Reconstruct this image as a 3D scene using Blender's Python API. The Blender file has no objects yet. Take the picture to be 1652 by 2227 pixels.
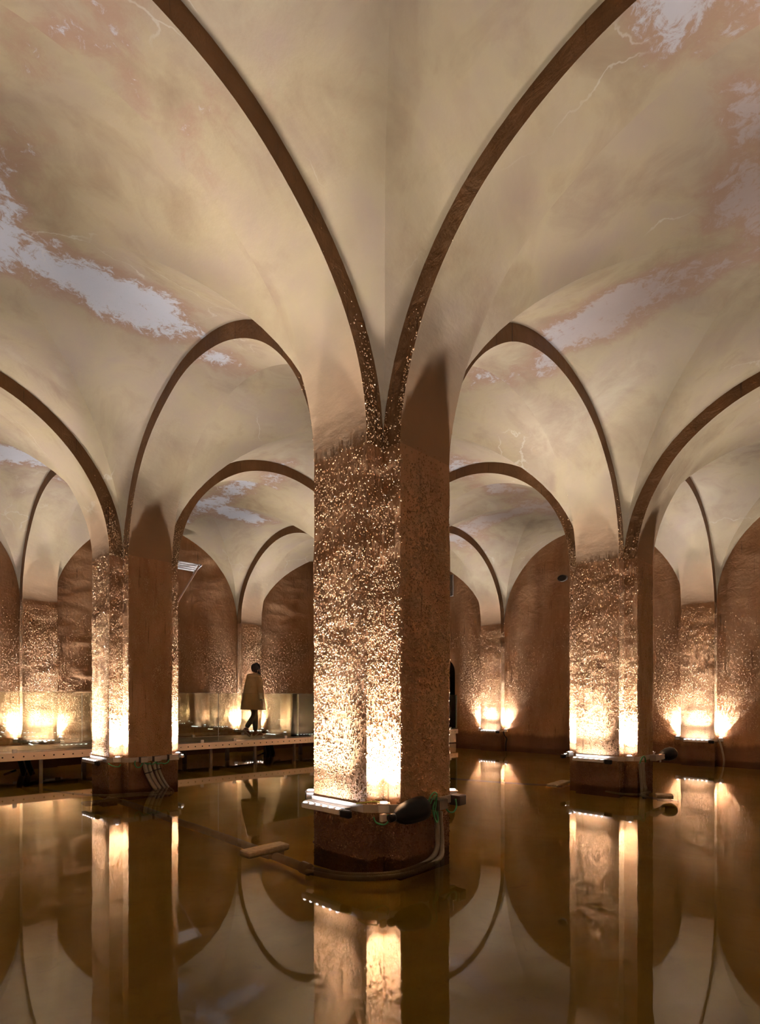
import bpy, bmesh, math, random
import numpy as np
from mathutils import Vector, Matrix
PI = math.pi
rng = np.random.default_rng(7)
scene = bpy.context.scene
COL = scene.collection

# ------------------------------------------------------------------ camera
S = 5.0                                   # bay spacing
A, R = 0.3125, 0.4965                     # pillar arm half width, arm reach
ZS = 3.232                                # springing height above the water
RA, RW = S / 2 - R, S / 2 - A             # arch and vault half spans
HA, HW = RA / 1.0388, RW / 1.0388         # their rises
WALL = 2 * S - A                          # wall planes at +-WALL
cam_d = bpy.data.cameras.new('camera')
cam = bpy.data.objects.new('camera', cam_d)
COL.objects.link(cam)
cam.location = (-3.608, -3.427, 1.249)
cam.rotation_euler = (PI / 2, 0, math.radians(43.687 - 90))
cam_d.sensor_fit = 'HORIZONTAL'
cam_d.sensor_width = 36.0
cam_d.lens = 1242.56 / 1652 * 36.0
cam_d.shift_y = (1520.36 - 1113.5) / 1652
cam_d.clip_start = 0.05
scene.camera = cam

# ------------------------------------------------------------------ world, exposure
w = bpy.data.worlds.new('world')
scene.world = w
w.use_nodes = True
w.node_tree.nodes['Background'].inputs[0].default_value = (0.02, 0.015, 0.01, 1)
w.node_tree.nodes['Background'].inputs[1].default_value = 0.0
vs = scene.view_settings
vs.view_transform = 'Standard'
vs.look = 'None'
vs.gamma = 1.0
vs.use_curve_mapping = False
vs.exposure = 0.0
scene.cycles.max_bounces = 6
scene.cycles.diffuse_bounces = 3
scene.cycles.glossy_bounces = 3
scene.cycles.transparent_max_bounces = 12
scene.cycles.caustics_reflective = False
scene.cycles.caustics_refractive = False
scene.cycles.sample_clamp_indirect = 30.0
scene.cycles.use_adaptive_sampling = True
scene.cycles.adaptive_threshold = 0.2
scene.cycles.adaptive_min_samples = 16
scene.cycles.use_denoising = True
scene.cycles.denoising_input_passes = 'RGB_ALBEDO_NORMAL'
scene.cycles.denoising_prefilter = 'ACCURATE'

SPOT_W, BAR_W = 66.0, 50.0                # radiant power of the beam of one uplight, one light bar
SPOT_SPILL, BAR_SPILL = 3.0, 5.0          # and of the soft spill round the beam
LAMP_COL = (0.96, 0.975, 1.03)

# ------------------------------------------------------------------ node helpers
def new_mat(name):
    m = bpy.data.materials.new(name)
    m.use_nodes = True
    nt = m.node_tree
    b = nt.nodes['Principled BSDF']
    return m, nt, b

def N(nt, typ, **kw):
    n = nt.nodes.new(typ)
    for k, v in kw.items():
        if k.startswith('i_'):
            key = k[2:]
            n.inputs[int(key) if key.isdigit() else key.replace('_', ' ')].default_value = v
        else:
            setattr(n, k, v)
    return n

def noise(nt, vec, scale, detail=4, rough=0.55, dist=0.0):
    n = N(nt, 'ShaderNodeTexNoise')
    n.inputs['Scale'].default_value = scale
    n.inputs['Detail'].default_value = detail
    n.inputs['Roughness'].default_value = rough
    n.inputs['Distortion'].default_value = dist
    nt.links.new(vec, n.inputs['Vector'])
    return n.outputs['Fac']

def ramp(nt, fac, stops):
    r = N(nt, 'ShaderNodeValToRGB')
    cr = r.color_ramp
    while len(cr.elements) < len(stops):
        cr.elements.new(0.5)
    for e, (p, c) in zip(cr.elements, stops):
        e.position = p
        e.color = c if len(c) == 4 else (*c, 1)
    nt.links.new(fac, r.inputs['Fac'])
    return r.outputs['Color']

def mixc(nt, fac, a, b, mode='MIX'):
    m = N(nt, 'ShaderNodeMix', data_type='RGBA', blend_type=mode)
    for s, v in ((0, fac), (6, a), (7, b)):
        if hasattr(v, 'is_linked') or hasattr(v, 'links'):
            nt.links.new(v, m.inputs[s])
        else:
            m.inputs[s].default_value = v if s == 0 else (*v[:3], 1)
    return m.outputs[2]

def math_n(nt, op, a, b=None, c=None, clamp=False):
    m = N(nt, 'ShaderNodeMath', operation=op, use_clamp=clamp)
    for i, v in enumerate((a, b, c)):
        if v is None:
            continue
        if hasattr(v, 'links'):
            nt.links.new(v, m.inputs[i])
        else:
            m.inputs[i].default_value = v
    return m.outputs[0]

def smooth(nt, v, lo, hi):
    m = N(nt, 'ShaderNodeMapRange', interpolation_type='SMOOTHSTEP')
    nt.links.new(v, m.inputs[0])
    m.inputs[1].default_value = lo
    m.inputs[2].default_value = hi
    return m.outputs[0]

def position(nt):
    return N(nt, 'ShaderNodeNewGeometry').outputs['Position']

def scaled(nt, vec, sx, sy, sz):
    m = N(nt, 'ShaderNodeVectorMath', operation='MULTIPLY')
    nt.links.new(vec, m.inputs[0])
    m.inputs[1].default_value = (sx, sy, sz)
    return m.outputs[0]

def bump(nt, b, h, strength, dist=0.02):
    bn = N(nt, 'ShaderNodeBump')
    bn.inputs['Strength'].default_value = strength
    bn.inputs['Distance'].default_value = dist
    nt.links.new(h, bn.inputs['Height'])
    nt.links.new(bn.outputs[0], b.inputs['Normal'])

def simple(name, col, rough=0.5, metal=0.0, vary=0.12, sc=12, spec=0.5):
    m, nt, b = new_mat(name)
    p = position(nt)
    f = noise(nt, p, sc, 3)
    lo = tuple(c * (1 - vary) for c in col)
    hi = tuple(min(1, c * (1 + vary)) for c in col)
    nt.links.new(ramp(nt, f, [(0.3, lo), (0.7, hi)]), b.inputs['Base Color'])
    b.inputs['Roughness'].default_value = rough
    b.inputs['Metallic'].default_value = metal
    b.inputs['Specular IOR Level'].default_value = spec
    return m

# ------------------------------------------------------------------ materials
def mat_plaster(name='lime_plaster', foot=False):
    m, nt, b = new_mat(name)
    p = position(nt)
    n1 = noise(nt, p, 0.55, 5, 0.6, 0.8)
    c = ramp(nt, n1, [(0.28, (0.095, 0.055, 0.029)), (0.45, (0.152, 0.104, 0.054)), (0.58, (0.132, 0.086, 0.056)), (0.74, (0.193, 0.150, 0.094))])
    n2 = noise(nt, scaled(nt, p, 1, 1, 0.45), 1.9, 6, 0.62, 0.5)
    c = mixc(nt, 0.45, c, ramp(nt, n2, [(0.3, (0.092, 0.054, 0.026)), (0.5, (0.163, 0.119, 0.063)), (0.72, (0.148, 0.100, 0.070))]))
    # lime bloom and rust stains that follow the ridge lines of the vaults
    sep = N(nt, 'ShaderNodeSeparateXYZ')
    nt.links.new(p, sep.inputs[0])
    def ridge(o):
        q = math_n(nt, 'MULTIPLY', o, 1 / S)
        q = math_n(nt, 'FRACT', q)
        q = math_n(nt, 'SUBTRACT', q, 0.5)
        return math_n(nt, 'ABSOLUTE', q)
    d = math_n(nt, 'MINIMUM', ridge(sep.outputs[0]), ridge(sep.outputs[1]))
    band = smooth(nt, d, 0.16, 0.0)
    high = smooth(nt, sep.outputs[2], 4.6, 5.2)
    band = math_n(nt, 'MULTIPLY', band, high)
    big = noise(nt, p, 0.42, 3, 0.5)
    edge = noise(nt, p, 3.2, 8, 0.7, 0.6)
    v = math_n(nt, 'MULTIPLY_ADD', edge, 0.45, math_n(nt, 'MULTIPLY_ADD', big, 1.6, -0.26))
    v = math_n(nt, 'MULTIPLY_ADD', band, 0.30, v)
    rust = smooth(nt, v, 0.97, 1.10)
    c = mixc(nt, math_n(nt, 'MULTIPLY', rust, 0.8), c, (0.13, 0.07, 0.04))
    fine = noise(nt, p, 9.0, 8, 0.75, 0.8)
    v2 = math_n(nt, 'MULTIPLY_ADD', fine, 0.55, v)
    white = smooth(nt, v2, 1.36, 1.46)
    side = smooth(nt, math_n(nt, 'SUBTRACT', sep.outputs[0], sep.outputs[1]), 4.2, 1.0)
    white = math_n(nt, 'MULTIPLY', white, math_n(nt, 'MULTIPLY_ADD', side, 0.75, 0.25))
    c = mixc(nt, math_n(nt, 'MULTIPLY', white, 0.85), c, (0.21, 0.20, 0.20))
    # hairline stains
    vor = N(nt, 'ShaderNodeTexVoronoi', feature='DISTANCE_TO_EDGE')
    vor.inputs['Scale'].default_value = 0.55
    wp = N(nt, 'ShaderNodeVectorMath', operation='ADD')
    nz = N(nt, 'ShaderNodeTexNoise')
    nz.inputs['Scale'].default_value = 1.4
    nz.inputs['Detail'].default_value = 6
    nt.links.new(p, nz.inputs['Vector'])
    nt.links.new(nz.outputs['Color'], wp.inputs[0])
    nt.links.new(p, wp.inputs[1])
    nt.links.new(wp.outputs[0], vor.inputs['Vector'])
    crack = smooth(nt, vor.outputs['Distance'], 0.007, 0.001)
    crack = math_n(nt, 'MULTIPLY', crack, smooth(nt, noise(nt, p, 0.9, 2), 0.52, 0.62))
    c = mixc(nt, math_n(nt, 'MULTIPLY', crack, 0.35), c, (0.25, 0.21, 0.165))
    if foot:   # damp brown staining that climbs from the pillars on to the arch soffits
        zz = math_n(nt, 'MULTIPLY_ADD', noise(nt, p, 1.6, 5, 0.6), -0.7, sep.outputs[2])
        c = mixc(nt, math_n(nt, 'MULTIPLY', smooth(nt, zz, ZS + 0.75, ZS - 0.25), 0.9), c, (0.25, 0.145, 0.075))
    nt.links.new(c, b.inputs['Base Color'])
    b.inputs['Roughness'].default_value = 0.78
    b.inputs['Specular IOR Level'].default_value = 0.25
    h = math_n(nt, 'MULTIPLY_ADD', noise(nt, scaled(nt, p, 1, 1, 2.2), 3.0, 6, 0.55), 1.0, math_n(nt, 'MULTIPLY', noise(nt, p, 30, 3), 0.06))
    bump(nt, b, h, 0.16, 0.05)
    return m

def mat_brown(name, ca, cb, cc, bs, sc=2.2, rough=0.6):
    m, nt, b = new_mat(name)
    p = position(nt)
    pv = scaled(nt, p, 1, 1, 0.35)
    n1 = noise(nt, pv, sc, 6, 0.6, 0.4)
    c = ramp(nt, n1, [(0.28, ca), (0.5, cb), (0.72, cc)])
    sp = N(nt, 'ShaderNodeSeparateXYZ')
    nt.links.new(p, sp.inputs[0])
    wet_shade = math_n(nt, 'MULTIPLY_ADD', noise(nt, scaled(nt, p, 1, 1, 0.2), 5, 4), 0.22, sp.outputs[2])
    c = mixc(nt, math_n(nt, 'MULTIPLY', smooth(nt, wet_shade, 0.50, 0.36), 0.72), c, tuple(x * q for x, q in zip(ca, (0.30, 0.18, 0.10))))  # wet foot; the unlit dark below the lamps is painted in too
    drip = noise(nt, scaled(nt, p, 22, 22, 1.2), 1.0, 4, 0.6)
    c = mixc(nt, smooth(nt, drip, 0.6, 0.72), c, tuple(x * 0.6 for x in ca))
    nt.links.new(c, b.inputs['Base Color'])
    b.inputs['Roughness'].default_value = rough
    b.inputs['Specular IOR Level'].default_value = 0.35
    h1 = noise(nt, scaled(nt, p, 1, 1, 0.5), 26, 5, 0.6)
    h2 = noise(nt, scaled(nt, p, 1, 1, 1.6), 3.5, 4, 0.55, 0.6)
    h = math_n(nt, 'MULTIPLY_ADD', h1, 0.35, h2)
    bump(nt, b, h, bs, 0.05)
    return m

M = {}
M['plaster'] = mat_plaster()
M['soffit'] = mat_plaster('soffit_plaster', True)
M['crust_wall'] = mat_brown('stained_render', (0.21, 0.095, 0.038), (0.30, 0.15, 0.066), (0.385, 0.212, 0.105), 0.3)
M['rib_side'] = mat_brown('rib_render', (0.11, 0.05, 0.016), (0.155, 0.072, 0.024), (0.21, 0.105, 0.042), 0.4)
M['nodule'] = mat_brown('mineral_nodule', (0.26, 0.135, 0.062), (0.36, 0.215, 0.11), (0.47, 0.32, 0.19), 0.15, 9, 0.2)
M['aluminium'] = simple('brushed_aluminium', (0.55, 0.53, 0.52), 0.38, 0.6, 0.06)
M['band'] = simple('grey_band', (0.33, 0.27, 0.23), 0.5, 0.2, 0.08)
M['box_dark'] = simple('dark_box', (0.07, 0.05, 0.04), 0.5, 0, 0.1)
M['box_light'] = simple('grey_box', (0.36, 0.29, 0.25), 0.55, 0, 0.06)
M['black'] = simple('black_plastic', (0.006, 0.006, 0.006), 0.4, 0, 0.2, 12, 0.12)
M['green'] = simple('green_cable', (0.03, 0.22, 0.08), 0.4, 0, 0.15)
M['yellow'] = simple('yellow_green_cable', (0.40, 0.42, 0.06), 0.4, 0, 0.1)
M['conduit'] = simple('grey_conduit', (0.20, 0.165, 0.125), 0.5, 0, 0.12)
M['pipe'] = simple('grey_pipe', (0.33, 0.28, 0.21), 0.5, 0, 0.12)
M['slab'] = simple('concrete_slab', (0.26, 0.19, 0.11), 0.85, 0, 0.22, 25)
M['fascia'] = simple('galvanised_steel', (0.80, 0.64, 0.52), 0.6, 0.0, 0.05, 3)
M['dark_disc'] = simple('dark_hole_disc', (0.02, 0.015, 0.012), 0.6, 0, 0.1)  # near-black colour painted for the dark inside of holes
M['post'] = simple('steel_post', (0.16, 0.115, 0.085), 0.5, 0.4, 0.1)
M['deck'] = simple('deck_plate', (0.21, 0.165, 0.125), 0.42, 0.15, 0.07, 5)
M['joint'] = simple('clear_joint', (0.75, 0.72, 0.66), 0.3, 0.2, 0.05)
M['skin'] = simple('skin', (0.42, 0.20, 0.13), 0.5, 0, 0.06)
M['hair'] = simple('dark_hair', (0.012, 0.008, 0.007), 0.7, 0, 0.3, 60)
M['coat'] = simple('tan_coat', (0.36, 0.235, 0.12), 0.85, 0, 0.09, 9)
M['coat_dark'] = simple('coat_cuff', (0.04, 0.022, 0.018), 0.85, 0, 0.1)
M['jeans'] = simple('grey_jeans', (0.075, 0.075, 0.06), 0.85, 0, 0.15, 20)
M['shoe'] = simple('maroon_shoe', (0.15, 0.04, 0.03), 0.55, 0, 0.1)
M['sole'] = simple('pale_sole', (0.55, 0.45, 0.36), 0.7, 0, 0.08)
M['wood'] = simple('bleached_wood', (0.34, 0.30, 0.27), 0.75, 0, 0.12, 20)
M['timber'] = simple('brown_timber', (0.33, 0.2, 0.13), 0.8, 0, 0.15, 20)
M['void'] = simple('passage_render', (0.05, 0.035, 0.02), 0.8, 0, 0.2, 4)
M['patch'] = simple('grey_patch', (0.12, 0.085, 0.06), 0.8, 0, 0.2, 9)
M['eye'] = simple('eye', (0.3, 0.28, 0.26), 0.2, 0, 0.02)

def mat_led():
    m, nt, b = new_mat('led_lens')
    b.inputs['Base Color'].default_value = (0.9, 0.9, 0.9, 1)
    b.inputs['Emission Color'].default_value = (0.93, 0.96, 1.0, 1)
    b.inputs['Emission Strength'].default_value = 14.0
    return m
M['led'] = mat_led()

def mat_floor():
    m, nt, b = new_mat('basin_floor')
    p = position(nt)
    n1 = noise(nt, scaled(nt, p, 1, 1, 1), 0.8, 6, 0.62, 0.8)
    c = ramp(nt, n1, [(0.3, (0.48, 0.30, 0.026)), (0.5, (0.60, 0.385, 0.04)), (0.7, (0.69, 0.47, 0.09))])
    n2 = noise(nt, p, 7, 6, 0.7, 1.0)
    c = mixc(nt, math_n(nt, 'MULTIPLY', smooth(nt, n2, 0.55, 0.75), 0.35), c, (0.30, 0.18, 0.02))
    nt.links.new(c, b.inputs['Base Color'])
    b.inputs['Roughness'].default_value = 0.9
    return m
M['floor'] = mat_floor()

def mat_water():
    m = bpy.data.materials.new('still_water')
    m.use_nodes = True
    nt = m.node_tree
    nt.nodes.clear()
    out = N(nt, 'ShaderNodeOutputMaterial')
    tr = N(nt, 'ShaderNodeBsdfTransparent')
    tr.inputs[0].default_value = (0.98, 0.93, 0.70, 1)
    gl = N(nt, 'ShaderNodeBsdfGlossy')
    gl.inputs['Roughness'].default_value = 0.035
    gl.inputs['Color'].default_value = (1, 0.97, 0.90, 1)
    fr = N(nt, 'ShaderNodeFresnel')
    fr.inputs[0].default_value = 2.1
    p = position(nt)
    bn = N(nt, 'ShaderNodeBump')
    bn.inputs['Strength'].default_value = 0.03
    bn.inputs['Distance'].default_value = 0.004
    nt.links.new(noise(nt, p, 9, 3, 0.5), bn.inputs['Height'])
    nt.links.new(bn.outputs[0], gl.inputs['Normal'])
    mx = N(nt, 'ShaderNodeMixShader')
    nt.links.new(fr.outputs[0], mx.inputs[0])
    nt.links.new(tr.outputs[0], mx.inputs[1])
    nt.links.new(gl.outputs[0], mx.inputs[2])
    nt.links.new(mx.outputs[0], out.inputs[0])
    return m
M['water'] = mat_water()

def mat_glass():
    m = bpy.data.materials.new('balustrade_glass')
    m.use_nodes = True
    nt = m.node_tree
    nt.nodes.clear()
    out = N(nt, 'ShaderNodeOutputMaterial')
    tr = N(nt, 'ShaderNodeBsdfTransparent')
    tr.inputs[0].default_value = (0.97, 0.98, 0.94, 1)
    gl = N(nt, 'ShaderNodeBsdfGlossy')
    gl.inputs['Roughness'].default_value = 0.0
    gl.inputs['Color'].default_value = (0.92, 1.0, 0.90, 1)
    fr = N(nt, 'ShaderNodeFresnel')
    fr.inputs[0].default_value = 1.8
    mx = N(nt, 'ShaderNodeMixShader')
    nt.links.new(fr.outputs[0], mx.inputs[0])
    nt.links.new(tr.outputs[0], mx.inputs[1])
    nt.links.new(gl.outputs[0], mx.inputs[2])
    nt.links.new(mx.outputs[0], out.inputs[0])
    return m
M['glass'] = mat_glass()

# ------------------------------------------------------------------ numpy noise
_perm = np.random.default_rng(3).random((64, 64, 64))
def vnoise(P, sc=1.0, octs=3):
    P = np.asarray(P, float) * sc
    out = np.zeros(len(P)); amp = 1.0; tot = 0
    for o in range(octs):
        q = P * 2 ** o + 17.3 * o
        i = np.floor(q).astype(int); f = q - i; f = f * f * (3 - 2 * f)
        v = 0
        for dx in (0, 1):
            for dy in (0, 1):
                for dz in (0, 1):
                    wgt = (f[:, 0] if dx else 1 - f[:, 0]) * (f[:, 1] if dy else 1 - f[:, 1]) * (f[:, 2] if dz else 1 - f[:, 2])
                    v = v + wgt * _perm[(i[:, 0] + dx) % 64, (i[:, 1] + dy) % 64, (i[:, 2] + dz) % 64]
        out += amp * (v - 0.5); tot += amp; amp *= 0.5
    return out / tot * 2

# ------------------------------------------------------------------ mesh helpers
class MB:
    def __init__(self):
        self.v = []; self.f = []; self.m = []; self.n = 0
    def add(self, verts, faces, mat=0):
        verts = [tuple(map(float, q)) for q in verts]
        self.v += verts
        self.f += [tuple(i + self.n for i in fc) for fc in faces]
        self.m += [mat] * len(faces)
        self.n += len(verts)
        return self
    def box(self, c, s, rz=0.0, mat=0, bev=0.0, rot=None):
        hx, hy, hz = s[0] / 2, s[1] / 2, s[2] / 2
        Rm = rot if rot is not None else Matrix.Rotation(rz, 3, 'Z')
        c = Vector(c)
        if bev <= 0:
            vs_ = [(sx * hx, sy * hy, sz * hz) for sz in (-1, 1) for sy in (-1, 1) for sx in (-1, 1)]
            fs = [(0, 2, 3, 1), (4, 5, 7, 6), (0, 1, 5, 4), (2, 6, 7, 3), (0, 4, 6, 2), (1, 3, 7, 5)]
        else:
            b = min(bev, hx * .9, hy * .9, hz * .9)
            ring = []
            for (x, y) in ((hx - b, -hy), (hx, -hy + b), (hx, hy - b), (hx - b, hy), (-hx + b, hy), (-hx, hy - b), (-hx, -hy + b), (-hx + b, -hy)):
                ring.append((x, y))
            lv = [(-hz, b), (-hz + b, 0), (hz - b, 0), (hz, b)]
            vs_ = []
            for z, ins in lv:
                for x, y in ring:
                    vs_.append((x - math.copysign(ins, x) if ins else x, y - math.copysign(ins, y) if ins else y, z))
            fs = [tuple(range(7, -1, -1)), tuple(range(24, 32))]
            for k in range(3):
                for j in range(8):
                    fs.append((k * 8 + j, k * 8 + (j + 1) % 8, k * 8 + 8 + (j + 1) % 8, k * 8 + 8 + j))
        return self.add([c + Rm @ Vector(q) for q in vs_], fs, mat)
    def tube(self, pts, r, seg=8, mat=0, caps=True, rib=None):
        pts = [Vector(q) for q in pts]
        n = len(pts)
        rr = r if hasattr(r, '__len__') else [r] * n
        vs_, fs = [], []
        up = None
        for i, q in enumerate(pts):
            t = (pts[min(i + 1, n - 1)] - pts[max(i - 1, 0)]).normalized()
            if up is None:
                up = Vector((0, 0, 1)) if abs(t.z) < 0.9 else Vector((1, 0, 0))
            s_ = t.cross(up)
            if s_.length < 1e-5:
                s_ = t.orthogonal()
            s_.normalize()
            up = s_.cross(t).normalized()
            for j in range(seg):
                a = 2 * PI * j / seg
                vs_.append(q + (s_ * math.cos(a) + up * math.sin(a)) * rr[i])
        for i in range(n - 1):
            for j in range(seg):
                fs.append((i * seg + j, i * seg + (j + 1) % seg, (i + 1) * seg + (j + 1) % seg, (i + 1) * seg + j))
        if caps:
            fs.append(tuple(range(seg - 1, -1, -1)))
            fs.append(tuple((n - 1) * seg + j for j in range(seg)))
        return self.add(vs_, fs, mat)
    def loft(self, rings, mat=0, cap0=True, cap1=True):
        k = len(rings[0]); vs_ = [q for r_ in rings for q in r_]; fs = []
        for i in range(len(rings) - 1):
            for j in range(k):
                fs.append((i * k + j, i * k + (j + 1) % k, (i + 1) * k + (j + 1) % k, (i + 1) * k + j))
        if cap0: fs.append(tuple(range(k - 1, -1, -1)))
        if cap1: fs.append(tuple((len(rings) - 1) * k + j for j in range(k)))
        return self.add(vs_, fs, mat)
    def mesh(self, name, mats, smooth_=False):
        me = bpy.data.meshes.new(name)
        me.from_pydata(self.v, [], self.f)
        for mm in (mats if isinstance(mats, (list, tuple)) else [mats]):
            me.materials.append(M[mm])
        me.polygons.foreach_set('material_index', self.m)
        if smooth_:
            me.polygons.foreach_set('use_smooth', [True] * len(self.f))
        me.update()
        return me
    def build(self, name, mats, parent=None, smooth_=False, loc=None, rz=0.0):
        return link(name, self.mesh(name, mats, smooth_), parent, loc, rz)

def link(name, me, parent=None, loc=None, rz=0.0):
    o = bpy.data.objects.new(name, me)
    COL.objects.link(o)
    if parent is not None:
        o.parent = parent
    if loc is not None:
        o.location = loc
    o.rotation_euler.z = rz
    return o

def tag(o, label, cat=None, group=None, kind=None):
    o['label'] = label
    if cat: o['category'] = cat
    if group: o['group'] = group
    if kind: o['kind'] = kind
    return o

def empty(name, loc=(0, 0, 0), rz=0.0):
    o = bpy.data.objects.new(name, None)
    o.empty_display_size = 0.1
    COL.objects.link(o)
    o.location = loc
    o.rotation_euler.z = rz
    return o

def copy_tree(o, parent=None):
    c = o.copy()
    COL.objects.link(c)
    if parent is not None:
        c.parent = parent
    for ch in list(o.children):
        copy_tree(ch, c)
    return c

def spline(pts, n=8):
    P = [Vector(q) for q in pts]
    out = []
    for i in range(len(P) - 1):
        p0 = P[max(i - 1, 0)]; p1 = P[i]; p2 = P[i + 1]; p3 = P[min(i + 2, len(P) - 1)]
        for k in range(n):
            t = k / n
            out.append(0.5 * ((2 * p1) + (p2 - p0) * t + (2 * p0 - 5 * p1 + 4 * p2 - p3) * t * t + (3 * p1 - p0 - 3 * p2 + p3) * t ** 3))
    out.append(P[-1])
    return out

# ------------------------------------------------------------------ floor and water
fm = MB(); n = 40
L = WALL + 0.3
gx = np.linspace(-L, L, n + 1)
X, Y = np.meshgrid(gx, gx, indexing='ij')
Pz = np.c_[X.ravel(), Y.ravel(), np.zeros(X.size)]
Pz[:, 2] = -0.14 + 0.025 * vnoise(Pz, 0.5, 3)
idx = lambda i, j: i * (n + 1) + j
fm.add(Pz, [(idx(i, j), idx(i + 1, j), idx(i + 1, j + 1), idx(i, j + 1)) for i in range(n) for j in range(n)])
tag(fm.build('floor', 'floor', smooth_=True), 'ochre silt floor of the flooded basin', kind='structure')
wm = MB()
wm.add([(-L, -L, 0), (L, -L, 0), (L, L, 0), (-L, L, 0)], [(0, 1, 2, 3)])
tag(wm.build('water', 'water'), 'still amber water mirroring the lit pillars and vaults', kind='structure')

# ------------------------------------------------------------------ vaults and arches
def wob(P, amp=0.02):
    """gentle hand-built unevenness, a continuous function of place"""
    P = np.asarray(P, float)
    d = np.c_[vnoise(P + 3.1, 0.9, 2), vnoise(P + 41.7, 0.9, 2), vnoise(P + 77.3, 0.9, 2)]
    fade = np.clip((P[:, 2] - ZS) / 0.5, 0, 1)[:, None]
    return P + d * amp * fade

slab = MB()
slab.box((0, 0, ZS + HW + 0.55), (2 * L, 2 * L, 0.25))
ceiling = tag(slab.build('ceiling', 'plaster'), 'groin vaulted ceiling of pale limewashed bays', kind='structure')

def vault_mesh(ci, cj):
    mb = MB(); Mn, K = 40, 14
    ph = np.linspace(-PI / 2, PI / 2, Mn + 1)
    q = RW * np.sin(ph); z = ZS + HW * np.cos(ph)
    for rot in range(4):
        V = np.zeros((Mn + 1, K + 1, 3))
        for j in range(Mn + 1):
            xs = np.abs(q[j]) + (RW - np.abs(q[j])) * np.linspace(0, 1, K + 1)
            V[j, :, 0] = xs; V[j, :, 1] = q[j]; V[j, :, 2] = z[j]
        V = V.reshape(-1, 3)
        for _ in range(rot):
            V = np.c_[-V[:, 1], V[:, 0], V[:, 2]]
        V = V + np.array([ci, cj, 0])
        V = wob(V)
        fs = [(j * (K + 1) + k, j * (K + 1) + k + 1, (j + 1) * (K + 1) + k + 1, (j + 1) * (K + 1) + k) for j in range(Mn) for k in range(K)]
        mb.add(V, fs)
    return mb

for bi in range(-2, 2):
    for bj in range(-2, 2):
        mb = vault_mesh((bi + .5) * S, (bj + .5) * S)
        mb.build('vault', 'plaster', ceiling, True)

def arch_mesh(c0, c1, axis):
    """arch between two neighbouring supports; axis 0 runs along x"""
    mb = MB(); Mn = 72
    ph = np.linspace(-PI / 2, PI / 2, Mn + 1)
    s_, c_ = np.sin(ph), np.cos(ph)
    def tw(along, across, z):
        p = np.c_[c0 + along, c1 + across, z] if axis == 0 else np.c_[c0 + across, c1 + along, z]
        return wob(p)
    def strip(a, b, mat):
        n0 = len(a)
        fs = [(i, i + 1, n0 + i + 1, n0 + i) for i in range(n0 - 1)]
        mb.add(np.r_[a, b], fs, mat)
    W = 6
    rows = [tw(RA * s_, np.full_like(s_, A * (2 * k / W - 1)), ZS + HA * c_) for k in range(W + 1)]
    for k in range(W):
        strip(rows[k], rows[k + 1], 0)
    for sg in (-1, 1):
        strip(tw(RA * s_, np.full_like(s_, A * sg), ZS + HA * c_), tw(RW * s_, np.full_like(s_, A * sg), ZS + HW * c_), 1)
    return mb

for i in range(-2, 2):
    for j in range(-1, 2):
        arch_mesh((i + .5) * S, j * S, 0).build('transverse_arch', ['soffit', 'rib_side'], ceiling, True)
        arch_mesh(j * S, (i + .5) * S, 1).build('transverse_arch', ['soffit', 'rib_side'], ceiling, True)

# ------------------------------------------------------------------ walls
def wall_grid(flip, fixed, axis, amp=0.05, res=0.11, door=None):
    """rough wall with horizontal flow ridges; axis = the fixed axis"""
    a = np.arange(-L, L + 1e-6, res); b = np.arange(-0.2, ZS + HW + 0.5, res)
    Aa, Bb = np.meshgrid(a, b, indexing='ij')
    sgn = 1 if fixed > 0 else -1
    P = np.c_[Aa.ravel(), np.full(Aa.size, fixed), Bb.ravel()] if axis == 1 else np.c_[np.full(Aa.size, fixed), Aa.ravel(), Bb.ravel()]
    Q = P * np.array([1, 1, 2.6])
    d = vnoise(Q, 0.55, 4) * amp
    d -= 0.018 * np.clip(vnoise(P * np.array([0.6, 0.6, 3.2]) + 9, 1.0, 2) - 0.15, 0, 1)
    if fixed > 0 and axis == 1:   # broad flow ledges on the stretch near the open end of the walkway
        lg = vnoise(P * np.array([0.9, 0.9, 4.2]) + 70.0, 1.0, 3)
        d += 0.035 * np.clip((lg - 0.02) * 5, 0, 1) * np.clip((2.6 - P[:, 0]) / 2.0, 0, 1) * np.clip((3.1 - P[:, 2]) / 0.5, 0, 1)
    # calm at the pilasters and the lunette edge
    near = np.abs(((Aa.ravel() / S + .5) % 1) - .5) * S
    d *= np.clip((near - 0.3) / 0.6, 0.15, 1)
    if door:
        dd = np.abs(Aa.ravel() - door)
        d *= np.clip((dd - 0.5) / 0.5, 0, 1) * (Bb.ravel() < 3.0) + (Bb.ravel() >= 3.0)
    col = 1 if axis == 1 else 0
    P[:, col] += -sgn * (np.abs(d) * 0.9)
    nb = len(b)
    fs = []
    for i in range(len(a) - 1):
        for j in range(nb - 1):
            q = (i * nb + j, (i + 1) * nb + j, (i + 1) * nb + j + 1, i * nb + j + 1)
            fs.append(q)
    return MB().add(P, fs)

DOOR_C, DOOR_R, DOOR_ZS, DECK_Z = 6.78, 0.48, 2.0, 0.40
tag(wall_grid(0, WALL, 1, res=0.055).build('wall_north', 'crust_wall', smooth_=True), 'rough brown wall with pale flow ridges behind the glass walkway', kind='structure')
east = wall_grid(0, WALL, 0, amp=0.03, door=DOOR_C).build('wall_east', 'crust_wall', smooth_=True)
tag(east, 'brown encrusted wall with the arched doorway', kind='structure')
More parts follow.
